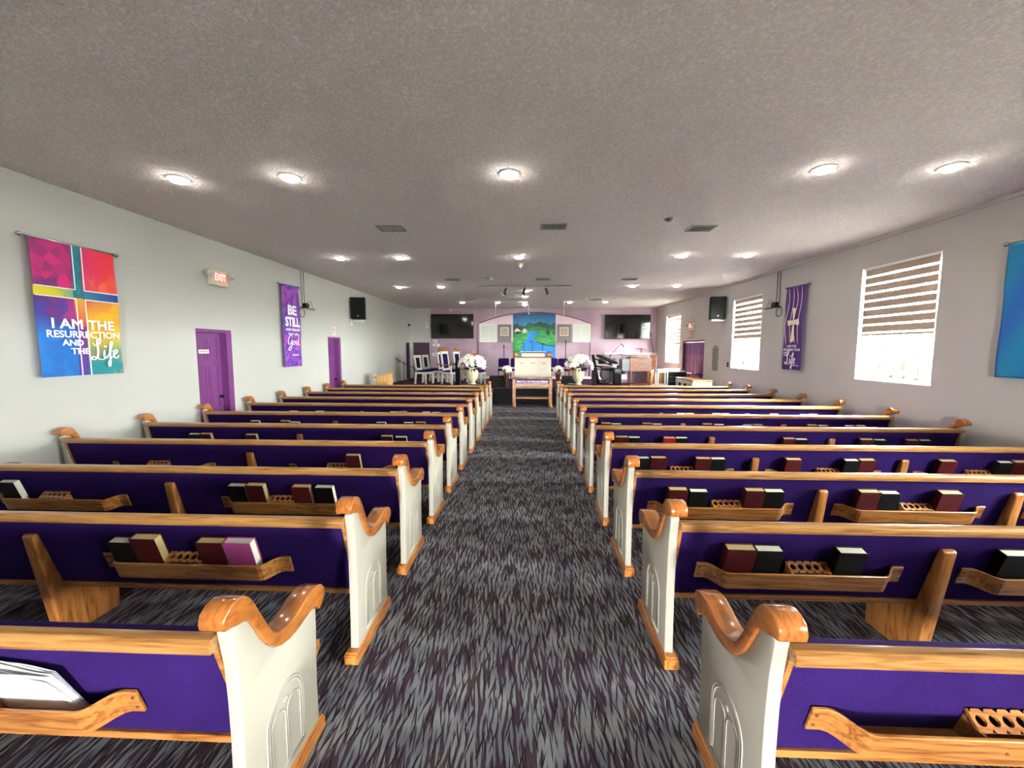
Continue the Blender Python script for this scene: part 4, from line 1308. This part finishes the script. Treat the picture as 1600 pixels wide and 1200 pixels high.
M_['mhill'] = paint('painted_hills', rgb(20, 92, 66), rgb(40, 120, 80), 6)
M_['mrock'] = paint('painted_rock', rgb(190, 170, 176), rgb(232, 222, 222), 14, (1, 1, 1))
M_['mshade'] = plain('painted_bank', rgb(26, 36, 32), .6)
tops = [(MX0 + (MX1 - MX0) * k / 16, mz(MX0 + (MX1 - MX0) * k / 16)) for k in range(17)]
MB().prism([(MX0, MZ0)] + tops + [(MX1, MZ0)], 1, -.004, -.001).build('painted_sky', 'msky', mu)
rt = random.Random(5)
hill = [(MX0, 2.3)] + [(MX0 + (MX1 - MX0) * k / 40, 2.83 + .06 * math.sin(k * .5) + .05 * rt.random() + (.10 if 20 < k < 27 else 0) - (.06 if k < 14 else 0)) for k in range(41)] + [(MX1, 2.3)]
zone('painted_trees', hill, 1, 'mdark')
zone('painted_hills', [(MX0, 2.2), (MX0, 2.62), (-.3, 2.58), (.0, 2.60), (.2, 2.72), (.5, 2.74), (.8, 2.66), (MX1, 2.6), (MX1, 2.2)], 2, 'mhill')
zone('painted_meadow', [(MX0, MZ0), (MX0, 2.5), (-.2, 2.52), (.0, 2.55), (.5, 2.58), (.8, 2.54), (MX1, 2.5), (MX1, MZ0)], 3, 'mgreen')
zone('painted_water', [(-.45, MZ0), (-.30, 1.7), (-.22, 2.0), (-.05, 2.2), (.05, 2.4), (-.02, 2.50), (.25, 2.53), (.45, 2.50), (.40, 2.38), (.22, 2.24), (.35, 2.10), (.65, 1.98), (.9, 1.92), (MX1, 1.94), (MX1, MZ0)], 4, 'mwater')
zone('painted_bank', [(.30, 2.12), (.55, 2.0), (.85, 1.93), (MX1, 1.92), (MX1, 1.97), (.85, 1.98), (.55, 2.06)], 5, 'mdark')
for x, z0, h_, w_ in ((-.42, 2.5, .60, .05), (-.53, 2.5, .42, .06), (-.30, 2.6, .42, .022), (-.22, 2.6, .32, .04), (.84, 2.42, .66, .085), (.84, 2.36, .5, .07), (1.08, 2.4, .40, .05), (-.45, 1.3, .50, .06), (-.58, 1.3, .7, .03)):
    pts = [(x - w_, z0)]
    for k in range(1, 7): pts += [(x - w_ * (1 - k / 7) * (1.0 if k % 2 else .72), z0 + h_ * k / 7)]
    pts += [(x, z0 + h_)]
    for k in range(6, 0, -1): pts += [(x + w_ * (1 - k / 7) * (1.0 if k % 2 else .72), z0 + h_ * k / 7)]
    pts += [(x + w_, z0)]
    zone('painted_cypress', pts, 6, 'mdark')
zone('painted_rocks', [(-.57, 2.50), (-.52, 2.62), (-.44, 2.66), (-.34, 2.60), (-.28, 2.52), (-.40, 2.50)], 6, 'mrock')
zone('painted_rocks', [(-.24, 2.50), (-.20, 2.62), (-.12, 2.66), (-.04, 2.58), (-.02, 2.52), (-.12, 2.48)], 6, 'mrock')
zone('painted_bank_shade', [(-.58, 2.44), (-.46, 2.53), (-.30, 2.52), (-.25, 2.49), (-.38, 2.42)], 7, 'mshade')

# ------------------------------------------------------------------ pulpit
pu = thing('pulpit', 'wide cream pulpit with wooden ledge in the middle of the platform', 'pulpit', (.175, 13.55, SZ))
MB().box(-.62, .62, 0, .42, 0, .95).build('body', 'cream', pu, bevel=.006, seg=1)
MB().box(-.66, .66, -.04, .46, .95, .985).build('ledge', 'oak', pu, bevel=.008, seg=2)
MB().prism([(.02, .985), (.02, 1.10), (.36, 1.16), (.40, 1.16), (.40, .985)], 0, -.38, .40).box(-.40, .42, 0.0, .42, 1.10, 1.105).build('reading_desk', 'cream', pu, bevel=.004, seg=1)
MB().box(-.42, .43, -.01, .43, 1.145, 1.165).build('desk_top', 'cream', pu)
for k in range(3):
    x0 = -.54 + k * .37
    mb = MB()
    for (a, b_, c_, d_) in ((x0, x0 + .33, .86, .872), (x0, x0 + .008, .1, .86), (x0 + .322, x0 + .33, .1, .86), (x0, x0 + .33, .088, .1)):
        mb.box(a, b_, -.007, 0, c_, d_)
    q = mb.build('panel_moulding', 'cream', pu)
    MB().box(x0 + .1, x0 + .23, -.014, 0, .755, .775).build('pull', 'grey', q)
for sx_ in (-1, 1):
    MB().prism([(-.09, .985), (-.10, 1.06), (-.06, 1.13), (-.02, 1.17), (.02, 1.17), (.06, 1.13), (.10, 1.06), (.09, .985)], 1, .12, .20).xf(Matrix.Translation((sx_ * .565, 0, 0))).build('carved_finial', 'cap', pu, bevel=.015, seg=2)
for x, h_, lab in ((-.30 + .175, .26, 'left'), (-.02 + .175, .33, 'middle'), (.33 + .175, .26, 'right')):
    g = thing('gooseneck_microphone', 'thin black gooseneck microphone on the pulpit desk, %s one' % lab, 'microphone', (x, 13.72, SZ + 1.165), 0, 'pulpit microphones')
    MB().tube([(0, 0, 0), (0, 0, h_ * .7), (0, -.02, h_ * .9), (-.03 if lab != 'right' else .02, -.06, h_)], .007, 6).lathe([(.03, 0), (.03, .01), (.008, .015)], (0, 0, 0), 12).build('neck', 'black', g)
    ex = -.03 if lab != 'right' else .02
    MB().tube([(ex, -.06, h_), (ex * 1.6, -.10, h_ + .01)], [.012, .018], 8).build('microphone_head', 'black', g)

# ------------------------------------------------------------------ communion table
ct = thing('communion_table', 'wooden communion table with purple lettered band in front of the platform', 'table', (.145, 12.33, 0))
MB().box(-.63, .63, -.25, .25, .875, .92).build('tabletop', 'walnut', ct, bevel=.012, seg=2)
for sx in (-.56, .56):
    for sy in (-.19, .19):
        MB().box(sx - .045, sx + .045, sy - .045, sy + .045, .14, .874).lathe([(.05, 0), (.066, .03), (.06, .08), (.045, .10), (.055, .13), (.05, .14)], (sx, sy, 0), 14).build('leg', 'oak', ct)
ap = MB().box(-.515, .515, -.205, -.175, .755, .87).build('lettered_band', 'bannerpurple', ct)
text_mesh('lettering', 'BRING YE ALL THE TITHES AND OFFERINGS', .96, .060, 'lettering', ap, frame4((0, -.207, .80), (1, 0, 0), (0, 0, 1)), .03)
MB().prism([(-.515, .74), (-.515, .655), (-.40, .638), (-.25, .655), (-.1, .635), (0, .645), (.1, .635), (.25, .655), (.40, .638), (.515, .655), (.515, .74)], 1, -.21, -.175).build('apron', 'oak', ct)
MB().box(-.515, .515, -.20, .20, .595, .615).build('shelf', 'walnut', ct)
MB().box(-.515, .515, -.20, .20, .27, .31).build('lower_shelf', 'oak', ct, bevel=.004, seg=1)

# ------------------------------------------------------------------ floor monitors
def wedge(lab, x, y, rz, w=.55, m='black', note=False):
    r = thing('stage_monitor', lab, 'stage monitor', (x, y, SZ), rz)
    MB().prism([(-.24, 0), (.22, 0), (.27, .12), (.02, .36), (-.18, .36), (-.24, .20)], 0, -w / 2, w / 2).build('cabinet', m, r, bevel=.008, seg=1)
    Mg = Matrix.Translation((0, .15, .245)) @ Matrix.Rotation(-math.atan2(.24, .25), 4, 'X')
    MB().cbox((0, 0, 0), (w - .06, .32, .012)).xf(Mg).build('grille', 'grille' if m == 'black' else 'darkgrey', r)
    q = MB().box(-.05, .05, -.249, -.24, .22, .27).build('handle_recess', 'darkgrey' if m == 'black' else 'black', r)
    if note:
        MB().box(.02, .20, -.247, -.241, .03, .12).build('paper_label', 'paper', r)
wedge('black wedge floor monitor on the platform edge left of the communion table', -1.02, 13.32, .35, .52)
wedge('grey wedge floor monitor on the platform edge right of the pulpit with a paper label', 1.42, 13.35, -.35, .48, 'darkgrey', True)

# ------------------------------------------------------------------ flowers
def bloom(mb_list, c, n, r, rr, m_i=0):
    """six petals opening along direction n"""
    n = Vector(n).normalized(); a = n.orthogonal().normalized(); b_ = n.cross(a)
    ph = rr.random() * 6
    mb = mb_list
    for k in range(6):
        t_ = ph + k * PI / 3
        d_ = a * math.cos(t_) + b_ * math.sin(t_)
        s_ = n.cross(d_)
        P = [(0, .02, 0), (.35, .22, .18), (.75, .26, .34), (1.08, .02, .30)]
        vs = []
        for (u, w_, h_) in P:
            vs += [c + d_ * u * r + s_ * w_ * r + n * h_ * r, c + d_ * u * r + n * (h_ - .07) * r, c + d_ * u * r - s_ * w_ * r + n * h_ * r]
        fs = []
        for i in range(3):
            for j_ in range(2):
                q = i * 3 + j_
                fs.append([q, q + 1, q + 4, q + 3])
        mb.add(vs, fs, True)
def arrangement(lab, x, y, z, seed, fw, fh, ribbon=True):
    rr = random.Random(seed)
    r = thing('flower_urn', lab, 'flower arrangement', (x, y, z))
    MB().lathe([(.11, 0), (.115, .025), (.075, .045), (.07, .07), (.12, .12), (.165, .22), (.18, .33), (.172, .42), (.14, .475), (.152, .50), (.148, .51), (.12, .505)], (0, 0, 0), 36, True, .035, 9).build('urn', 'ivory', r)
    top = .50
    lf = MB()
    for k in range(70):
        a = rr.random() * 2 * PI; e = rr.random() * 1.3
        d_ = Vector((math.cos(a) * math.cos(e) * fw, math.sin(a) * math.cos(e) * .30, math.sin(e) * fh * .95))
        p1 = Vector((0, 0, top)) + d_ * (.6 + .35 * rr.random()); sd_ = Vector((-math.sin(a), math.cos(a), .3)).normalized() * .022
        p0 = Vector((0, 0, top)) + d_ * .1
        pm = (p0 + p1) / 2 + Vector((0, 0, .05))
        lf.add([p0, pm + sd_, p1, pm - sd_], [[0, 1, 2, 3]])
    lf.build('leaves', 'leaf', r)
    dk = MB()
    for k in range(46):
        a = rr.random() * 2 * PI
        p0 = Vector((.10 * math.cos(a), .10 * math.sin(a), top - .01)); p1 = p0 + Vector((math.cos(a) * (.12 + .14 * rr.random()), math.sin(a) * .14, -.10 + .16 * rr.random()))
        sd_ = Vector((-math.sin(a), math.cos(a), .6)).normalized() * .035
        dk.add([p0, (p0 + p1) / 2 + sd_, p1, (p0 + p1) / 2 - sd_], [[0, 1, 2, 3]])
    dk.build('burgundy_foliage', 'darkleaf', r)
    for k in range(27):
        a = rr.random() * 2 * PI if k > 16 else -PI * rr.random(); e = (rr.random() ** 1.1) * 1.25
        d_ = Vector((math.cos(a) * math.cos(e) * fw, math.sin(a) * math.cos(e) * .26, math.sin(e) * fh + .03))
        mb = MB(); bloom(mb, Vector((0, 0, top)) + d_, Vector((d_.x, d_.y - .22, d_.z * .5)), .075 + .03 * rr.random(), rr)
        cc = Vector((0, 0, top)) + d_
        mb.cur = 1; mb.ball(tuple(cc + Vector((d_.x, d_.y - .22, d_.z * .5)).normalized() * .022), .010, 6, 4)
        mb.build('bloom', ['petal', 'leaf'], r)
    for k in range(5):
        mb = MB(); bloom(mb, Vector((.03 + .05 * rr.random(), -.04 + .04 * k / 5, top + fh + .02 + .028 * k)), Vector((rr.random() - .5, -.7, .5)), .055, rr)
        mb.build('orange_bloom', 'orange', r)
    if ribbon:
        gd = MB()
        for k in range(14):
            p0 = Vector((-fw * .55, -.16, top - .02)); p1 = p0 + Vector((-.16 * rr.random() + .03, -.04, -.22 * rr.random() + .07)); w_ = Vector((.035, 0, .03 * rr.random()))
            gd.add([p0, (p0 + p1) / 2 + w_, p1, (p0 + p1) / 2 - w_], [[0, 1, 2, 3]])
        gd.build('golden_leaves', 'gold', r)
    return r
arrangement('cream urn of white lilies with an orange top on the left black stand', -1.72, 12.3, .70, 3, .42, .36)
arrangement('cream urn of white lilies with an orange top on the right black stand', 1.56, 12.3, .70, 8, .42, .36)
for x, lab in ((-1.75, 'low black stand under the left flower urn'), (1.50, 'low black stand under the right flower urn')):
    q = thing('plant_stand', lab, 'stand', (x, 12.3, 0))
    MB().box(-.30, .36, -.24, .24, .655, .70).build('top', 'darkgrey', q, bevel=.004, seg=1)
    MB().box(-.27, .33, -.21, .21, 0.0, .655).build('cloth_skirt', 'blackcloth', q)
for x, h_, lab in ((-2.24, 1.42, 'tall narrow black column speaker left of the left flower urn'), (2.10, 1.24, 'narrow black column speaker right of the right flower urn')):
    q = thing('column_speaker', lab, 'loudspeaker', (x, 12.66, 0))
    MB().box(-.07, .07, -.08, .08, .02, h_).build('cabinet', 'black', q, bevel=.006, seg=1)
    MB().box(-.06, .06, -.086, -.08, .5, h_ - .02).build('grille', 'grille', q)
    MB().box(-.12, .12, -.14, .14, 0, .02).build('base', 'black', q)
def small_vase(lab, x, seed):
    rr = random.Random(seed)
    r = thing('flower_vase', lab, 'vase', (x, 12.95, SZ))
    MB().lathe([(.075, 0), (.07, .02), (.055, .10), (.06, .25), (.085, .40), (.095, .47), (.088, .475), (.08, .46)], (0, 0, 0), 20).build('vase', 'bronze', r)
    MB().lathe([(.097, .44), (.10, .455), (.099, .475), (.09, .478)], (0, 0, 0), 20).build('rim_band', 'gold', r)
    for k in range(13):
        a = rr.random() * 2 * PI; e = rr.random() * 1.4
        d_ = Vector((math.cos(a) * math.cos(e) * .13, math.sin(a) * math.cos(e) * .1 - .03, .53 + math.sin(e) * .13 - SZ * 0))
        mb = MB().ball(d_, (.06, .055, .055), 10, 7)
        for i in range(len(mb.v)):
            p = Vector(mb.v[i]); mb.v[i] = tuple(d_ + (p - d_) * (1 + .25 * math.sin(p.x * 130) * math.sin(p.z * 120)))
        mb.build('bloom', 'petal', r)
small_vase('bronze vase of round white flowers standing left of the communion table', -.68, 1)
small_vase('bronze vase of round white flowers standing right of the communion table', .99, 2)

# ------------------------------------------------------------------ purple stacking chairs behind the pulpit
def stack_chair(lab, x, y):
    r = thing('stacking_chair', lab, 'chair', (x, y, SZ), 0, 'purple chairs behind the pulpit')
    MB().box(-.21, .21, -.24, .22, .40, .47).build('seat', 'fabric', r, bevel=.02, seg=2)
    MB().prism([(-.20, .54), (.20, .54), (.215, .60), (.21, .84), (.17, .88), (-.17, .88), (-.21, .84), (-.215, .60)], 1, .20, .255).build('backrest', 'fabric', r, bevel=.012, seg=2)
    for sx in (-.2, .2):
        MB().tube([(sx, .24, 0), (sx, .235, .86)], .011, 8).build('leg', 'black', r)
        MB().tube([(sx, -.21, 0), (sx, -.20, .40), (sx, .22, .40)], .011, 8).build('leg', 'black', r)
    return r
for x, lab in ((-.95, 'purple padded chair left of the pulpit, outermost'), (-.46, 'purple padded chair partly hidden behind the left of the pulpit'), (.98, 'purple padded chair partly hidden behind the right of the pulpit'), (1.42, 'purple padded chair right of the pulpit, outermost')):
    stack_chair(lab, x, 15.5)

# ------------------------------------------------------------------ white high-backed chairs
def high_chair(lab, x, y, rz, h=1.02, crown=False, arms=False, m='mesh'):
    """faces local -y"""
    r = thing('throne_chair' if crown else 'high_back_chair', lab, 'chair', (x, y, SZ), rz, 'tall white thrones on the platform' if crown else 'white high back chairs on the platform')
    w = .25
    MB().box(-w, w, -.25, .22, .36, .43).build('seat_frame', 'white', r, bevel=.006, seg=1)
    MB().prism([(-.25, .43), (.20, .43), (.20, .46), (.0, .50), (-.22, .49), (-.26, .46)], 0, -w + .01, w - .01).build('seat_cushion', 'fabric', r, bevel=.012, seg=2)
    for sx in (-w + .03, w - .03):
        MB().box(sx - .028, sx + .028, -.25, -.195, 0, .36).build('leg', 'white', r)
        MB().prism([(.165, .36), (.20, 0), (.25, 0), (.22, .36)], 0, sx - .026, sx + .026).build('leg', 'white', r)
    k = (h - .43)
    def bk(z): return .20 + (z - .43) * .14
    bw = .19
    fr = MB()
    for s_ in (-1, 1):
        a, b_ = sorted((s_ * bw, s_ * (bw - .055)))
        fr.prism([(bk(.43) - .02, .43), (bk(h) - .02, h), (bk(h) + .025, h), (bk(.43) + .025, .43)], 0, a, b_)
    fr.prism([(bk(h - .09) - .02, h - .09), (bk(h) - .02, h), (bk(h) + .025, h), (bk(h - .09) + .025, h - .09)], 0, -bw + .055, bw - .055)
    fr.prism([(bk(.52) - .02, .46), (bk(.56) - .02, .56), (bk(.56) + .025, .56), (bk(.52) + .025, .46)], 0, -bw + .055, bw - .055)
    fr.build('back_frame', 'white', r)
    MB().prism([(bk(.56) - .012, .56), (bk(h - .09) - .012, h - .09), (bk(h - .09) + .015, h - .09), (bk(.56) + .015, .56)], 0, -.075 if not crown else -bw + .055, .075 if not crown else bw - .055).build('back_panel', 'black' if not crown else 'fabric', r)
    if crown:
        yy = bk(h)
        MB().prism([(-.15, h), (-.14, h + .05), (-.09, h + .06), (-.07, h + .12), (0, h + .17), (.07, h + .12), (.09, h + .06), (.14, h + .05), (.15, h)], 1, yy - .03, yy + .03).build('carved_crest', 'cap', r, bevel=.008, seg=2)
        for s_ in (-1, 1):
            am = MB().box(min(s_ * .22, s_ * .28), max(s_ * .22, s_ * .28), -.25, .24, .66, .70).build('armrest', 'oak', r, bevel=.012, seg=2)
            MB().box(min(s_ * .23, s_ * .27), max(s_ * .23, s_ * .27), -.24, -.19, .36, .66).build('arm_post', 'white', am)
    return r
R90 = PI / 2
high_chair('white high back chair with purple seat nearest the left wall of the platform', -3.72, 14.10, R90 - .35)
high_chair('white high back chair with purple seat, second from the left wall', -3.66, 14.95, R90 - .35)
high_chair('white throne with purple back and carved crest, leftmost of the three', -3.06, 14.85, R90 - .5, 1.13, True)
high_chair('white throne with purple back and carved crest, middle one and tallest in view', -2.74, 14.05, R90 - .5, 1.16, True)
high_chair('white throne with purple back and carved crest, nearest the left flower urn', -2.62, 15.75, R90 - .5, 1.14, True)
high_chair('small white high back chair partly behind the left black column speaker', -2.02, 15.0, R90 - .2, .95)
high_chair('white high back chair mostly hidden behind the left flower urn', -1.80, 14.0, R90 - .2, .85)

# ------------------------------------------------------------------ small lectern and microphone stands
lc_ = thing('lectern', 'light wooden slanted lectern on the floor by the left wall', 'lectern', (-4.36, 11.9, 0), R90)
MB().prism([(-.19, 0), (.19, 0), (.19, .95), (-.19, 1.05)], 0, -.20, .20).build('body', 'lightwood', lc_, bevel=.006, seg=1)
MB().prism([(.34, .915), (.34, .94), (-.24, 1.095), (-.24, 1.07)], 0, -.22, .22).build('slanted_top', 'lightwood', lc_, bevel=.004, seg=1)
nt = thing('wall_notice', 'small white notice fixed low on the left wall beyond the lectern', 'notice', (XL + .001, 12.62, .78))
MB().box(0, .008, 0, .22, 0, .20).build('plate', 'white', nt)
MB().box(.008, .010, .08, .14, .04, .14).build('printed_mark', 'black', nt)
def mic_stand(lab, x, y, z, h, boom, rz, tripod=True):
    """boom: list of two points relative to pole top: far end and microphone end"""
    r = thing('microphone_stand', lab, 'microphone stand', (x, y, z), rz)
    MB().tube([(0, 0, .02), (0, 0, h)], .011, 8).tube([(0, 0, h - .03), (0, 0, h + .03)], .02, 10).build('pole', 'black', r)
    for k in range(3):
        a = k * 2 * PI / 3 + .4
        MB().tube([(0, 0, .14), (.28 * math.cos(a), .28 * math.sin(a), .012)], .009, 6).build('leg', 'black', r)
    e0, e1 = boom
    if boom:
        MB().tube([(e0[0], 0, h + e0[1]), (0, 0, h), (e1[0], 0, h + e1[1])], .009, 8).build('boom_arm', 'black', r)
        d_ = Vector((e1[0], 0, e1[1])).normalized()
        p = Vector((e1[0], 0, h + e1[1]))
        pd = Vector((d_.z * .6 + .3, 0, -.8)).normalized()
        MB().tube([p, p + pd * .10, p + pd * .15], [.014, .018, .026], 10).build('microphone', 'darkgrey', r)
    return r
mic_stand('black boom microphone stand on the floor left of the platform chairs', -3.96, 12.55, 0, 1.34, ((.52, -.26), (-.24, .15)), 0)
mic_stand('straight black microphone stand before the mauve wall left of the pulpit', -.92, 14.6, SZ, 1.08, (), 0) if False else None
for x, h_, lab in ((-.87, 1.26, 'straight black microphone stand left of the pulpit with a capsule on top'), (1.37, 1.42, 'straight black microphone stand right of the pulpit below the ornament panel')):
    r = thing('microphone_stand', lab, 'microphone stand', (x, 14.5, SZ))
    MB().tube([(0, 0, .01), (0, 0, h_)], .011, 8).lathe([(.14, 0), (.14, .015), (.02, .03)], (0, 0, 0), 20).build('pole', 'black', r)
    MB().tube([(0, 0, h_), (0, 0, h_ + .08), (0, 0, h_ + .13)], [.014, .02, .026], 10).build('microphone', 'darkgrey', r)
mic_stand('black boom microphone stand between keyboards and organ', 3.10, 15.05, SZ, 1.02, ((-.14, -.16), (.38, .44)), 0)
mic_stand('black microphone stand in the right corner behind the organ', 4.88, 15.6, SZ, 1.15, ((.06, -.3), (-.20, .75)), 0)

# ------------------------------------------------------------------ keyboards, amplifier, organ
ks = thing('keyboard_stand', 'black two tier keyboard stand with slanting arms right of the flower urn', 'stand', (2.72, 14.3, SZ))
for sy in (-.16, .16):
    MB().tube([(-.40, sy, 1.05), (-.18, sy, .0)], .028, 8).tube([(-.18, sy, .02), (.34, sy, .02)], .02, 8).build('side_frame', 'black', ks)
    MB().tube([(-.36, sy, .92), (.28, sy, .66)], .018, 8).tube([(-.28, sy, .55), (.36, sy, .47)], .018, 8).build('arm', 'black', ks)
MB().tube([(-.29, -.16, .45), (-.29, .16, .45)], .018, 8).tube([(0, -.16, .02), (0, .16, .02)], .018, 8).build('crossbar', 'black', ks)
def keyboard(lab, x, y, z, ang, L=.62, top='grey'):
    r = thing('keyboard', lab, 'keyboard', (x, y, z))
    Mk = Matrix.Rotation(ang, 4, 'Y')
    MB().box(-L / 2, L / 2, -.5, .5, 0, .07).xf(Mk).build('case', 'black', r, bevel=.006, seg=1)
    MB().box(-L / 2 + .02, L / 2 - .30, -.47, .47, .07, .076).xf(Mk).build('control_panel', top, r)
    MB().box(L / 2 - .28, L / 2 - .02, -.47, .47, .07, .078).xf(Mk).build('white_keys', 'white', r)
    bk_ = MB()
    for i in range(36):
        if i % 7 in (2, 6): continue
        yy = -.455 + i * .0258
        bk_.box(L / 2 - .28, L / 2 - .12, yy, yy + .013, .078, .09)
    bk_.xf(Mk).build('black_keys', 'black', r)
keyboard('grey topped keyboard on the upper tier of the stand', 2.80, 14.3, SZ + .86, .42)
keyboard('black keyboard on the lower tier of the stand', 2.83, 14.3, SZ + .545, .14)
ds = thing('drum_kit', 'dark drum kit partly hidden behind the keyboard stand', 'drum kit', (3.1, 15.5, SZ))
MB().tube([(0, -.22, .28), (0, .2, .28)], .28, 28).build('bass_drum', 'black', ds)
MB().tube([(0, -.235, .28), (0, -.22, .28)], .285, 28).build('chrome_hoop', 'steel', ds)
for x, z_, r_ in ((-.22, .68, .15), (.2, .68, .16)):
    MB().tube([(x, 0, z_), (x, .02, z_ + .2)], r_, 24).build('tom_drum', 'darkgrey', ds)
MB().tube([(.55, .1, 0.28), (.55, .1, .62)], .18, 24).build('floor_tom', 'darkgrey', ds)
for x, z_ in ((.60, 1.02), (1.35, 1.25)):
    cs = MB().tube([(x, .3, 0.01), (x, .3, z_)], .01, 8).build('cymbal_stand', 'black', ds)
    MB().lathe([(.24, 0), (.10, .02), (.03, .035), (.005, .04)], (0, 0, 0), 28).xf(Matrix.Translation((x, .3, z_)) @ Matrix.Rotation(.12, 4, 'Y')).build('cymbal', 'capbrown', cs)
am = thing('amplifier', 'black amplifier cabinet between the keyboards and the organ', 'amplifier', (3.02, 13.55, SZ))
MB().box(-.12, .12, -.14, .14, .0, .62).build('cabinet', 'black', am, bevel=.012, seg=2)
MB().box(-.105, .105, -.146, -.14, .04, .42).build('grille', 'grille', am)
MB().box(-.105, .105, -.148, -.14, .46, .59).build('control_panel', 'darkgrey', am)
mm = MB()
for i in range(6): mm.tube([(-.085 + i * .034, -.148, .53), (-.085 + i * .034, -.16, .53)], .010, 8)
mm.build('knob_row', 'chrome', am)

og = thing('organ', 'brown wooden organ console with turned legs at the right of the platform', 'organ', (3.78, 13.55, SZ))
MB().box(-.36, .36, -.14, .38, .50, .93).build('console', 'walnut', og, bevel=.006, seg=1)
MB().box(-.62, -.365, -.12, .36, .52, .92).build('grey_end_panel', 'grey', og, bevel=.004, seg=1)
MB().box(-.39, .39, -.16, .40, .93, .955).build('top', 'walnut', og, bevel=.004, seg=1)
MB().box(-.30, .34, .05, .36, .956, 1.04).build('music_shelf', 'walnut', og)
for sx in (-.32, .32):
    for sy in (-.10, .34):
        MB().lathe([(.022, 0), (.02, .05), (.028, .12), (.018, .20), (.026, .34), (.028, .42), (.034, .50)], (sx, sy, 0), 12).build('leg', 'walnut', og)
MB().box(-.34, .34, .28, .33, .10, .50).build('lower_panel', 'mulberry', og)
MB().box(-.25, .3, .05, .25, .03, .06).build('pedal_board', 'capbrown', og)
oc = thing('organ_speaker', 'brown wooden speaker cabinet behind the organ console', 'cabinet', (4.28, 14.75, SZ))
MB().box(-.42, .36, -.25, .25, 0, 1.02).build('cabinet', 'walnut', oc, bevel=.006, seg=1)
mm = MB()
for z_ in (.70, .74, .78, .95): mm.box(.0, .30, -.256, -.25, z_, z_ + .018)
mm.build('louvre_slots', 'capbrown', oc)
MB().box(-.44, .38, -.27, .27, 1.02, 1.05).build('top', 'walnut', oc, bevel=.004, seg=1)
mx_ = thing('music_book', 'dark open music book lying on top of the organ console', 'book', (3.50, 13.49, SZ + .958))
MB().prism([(-.18, .0), (.18, .0), (.17, .02), (.02, .035), (0, .02), (-.02, .035), (-.17, .02)], 1, -.10, .06).build('pages', 'black', mx_)

# ------------------------------------------------------------------ right side furniture
st_ = thing('white_stool', 'tall white open stool at the right edge of the platform', 'stool', (4.32, 12.97, SZ))
MB().box(-.17, .17, -.13, .13, .50, .60).build('seat', 'winwhite', st_, bevel=.01, seg=2)
for sx in (-.15, .15):
    for sy in (-.11, .11):
        MB().box(sx - .02, sx + .02, sy - .02, sy + .02, 0, .50).build('leg', 'winwhite', st_)
MB().box(-.13, .13, -.125, -.10, .08, .13).box(-.13, .13, .10, .125, .08, .13).build('footrest', 'winwhite', st_)
djs = []
for x, y, s_, lab in ((4.19, 14.24, 1.0, 'tan wooden hand drum just left behind the white stool'), (4.28, 13.33, 1.05, 'tan wooden hand drum seen through the white stool')):
    q = thing('hand_drum', lab, 'drum', (x + .12, y, SZ))
    MB().lathe([(.11, 0), (.10, .2), (.13, .36), (.15, .46), (.15, .50)], (0, 0, 0), 20).build('shell', 'lightwood', q)
    MB().lathe([(.153, .49), (.153, .51), (.14, .515), (.01, .515)], (0, 0, 0), 20).build('drum_head', 'beige', q)
mc = thing('mixer_case', 'black equipment case with grey mixing desk on top near the double doors', 'equipment case', (4.86, 13.3, SZ))
MB().box(-.30, .28, -.28, .28, 0, .50).build('case', 'black', mc, bevel=.01, seg=2)
MB().prism([(-.28, .50), (.28, .50), (.28, .60), (-.28, .53)], 0, -.30, .28).build('mixing_desk', 'grey', mc)
mm = MB()
for i in range(8):
    for j_ in range(4): mm.tube([(-.25 + i * .07, -.2 + j_ * .12, .54 + j_ * .015), (-.25 + i * .07, -.2 + j_ * .12, .565 + j_ * .015)], .011, 6)
mm.build('knob_rows', 'black', mc)
MB().box(-.28, .26, -.286, -.28, .34, .36).box(-.28, .26, -.286, -.28, .20, .22).build('trim_strips', 'steel', mc)
tb = thing('side_table', 'long white side table with brown top along the right wall before the platform', 'table', (4.77, 11.62, 0))
MB().box(-.27, .27, -.66, .66, .92, .955).build('tabletop', 'oak', tb, bevel=.006, seg=1)
for sx in (-.22, .22):
    for sy in (-.60, -.2, .2, .60):
        MB().box(sx - .035, sx + .035, sy - .035, sy + .035, 0, .92).build('leg', 'cream', tb)
for s_ in (-1, 1):
    MB().box(min(s_ * .19, s_ * .25), max(s_ * .19, s_ * .25), -.56, .56, .82, .92).build('apron', 'cream', tb)
    MB().box(-.185, .185, min(s_ * .58, s_ * .63), max(s_ * .58, s_ * .63), .80, .92).build('apron', 'cream', tb)
MB().box(-.21, .21, -.6, .6, .35, .38).build('shelf', 'cream', tb)

for o in bpy.data.objects:
    if o.parent is None and 'label' not in o and o.get('kind') is None and o.type in {'MESH', 'EMPTY'}:
        print('UNTAGGED', o.name)
sc.cycles.use_denoising = True
sc.cycles.max_bounces = 8
sc.cycles.diffuse_bounces = 5
sc.cycles.transparent_max_bounces = 8
sc.cycles.sample_clamp_indirect = 8
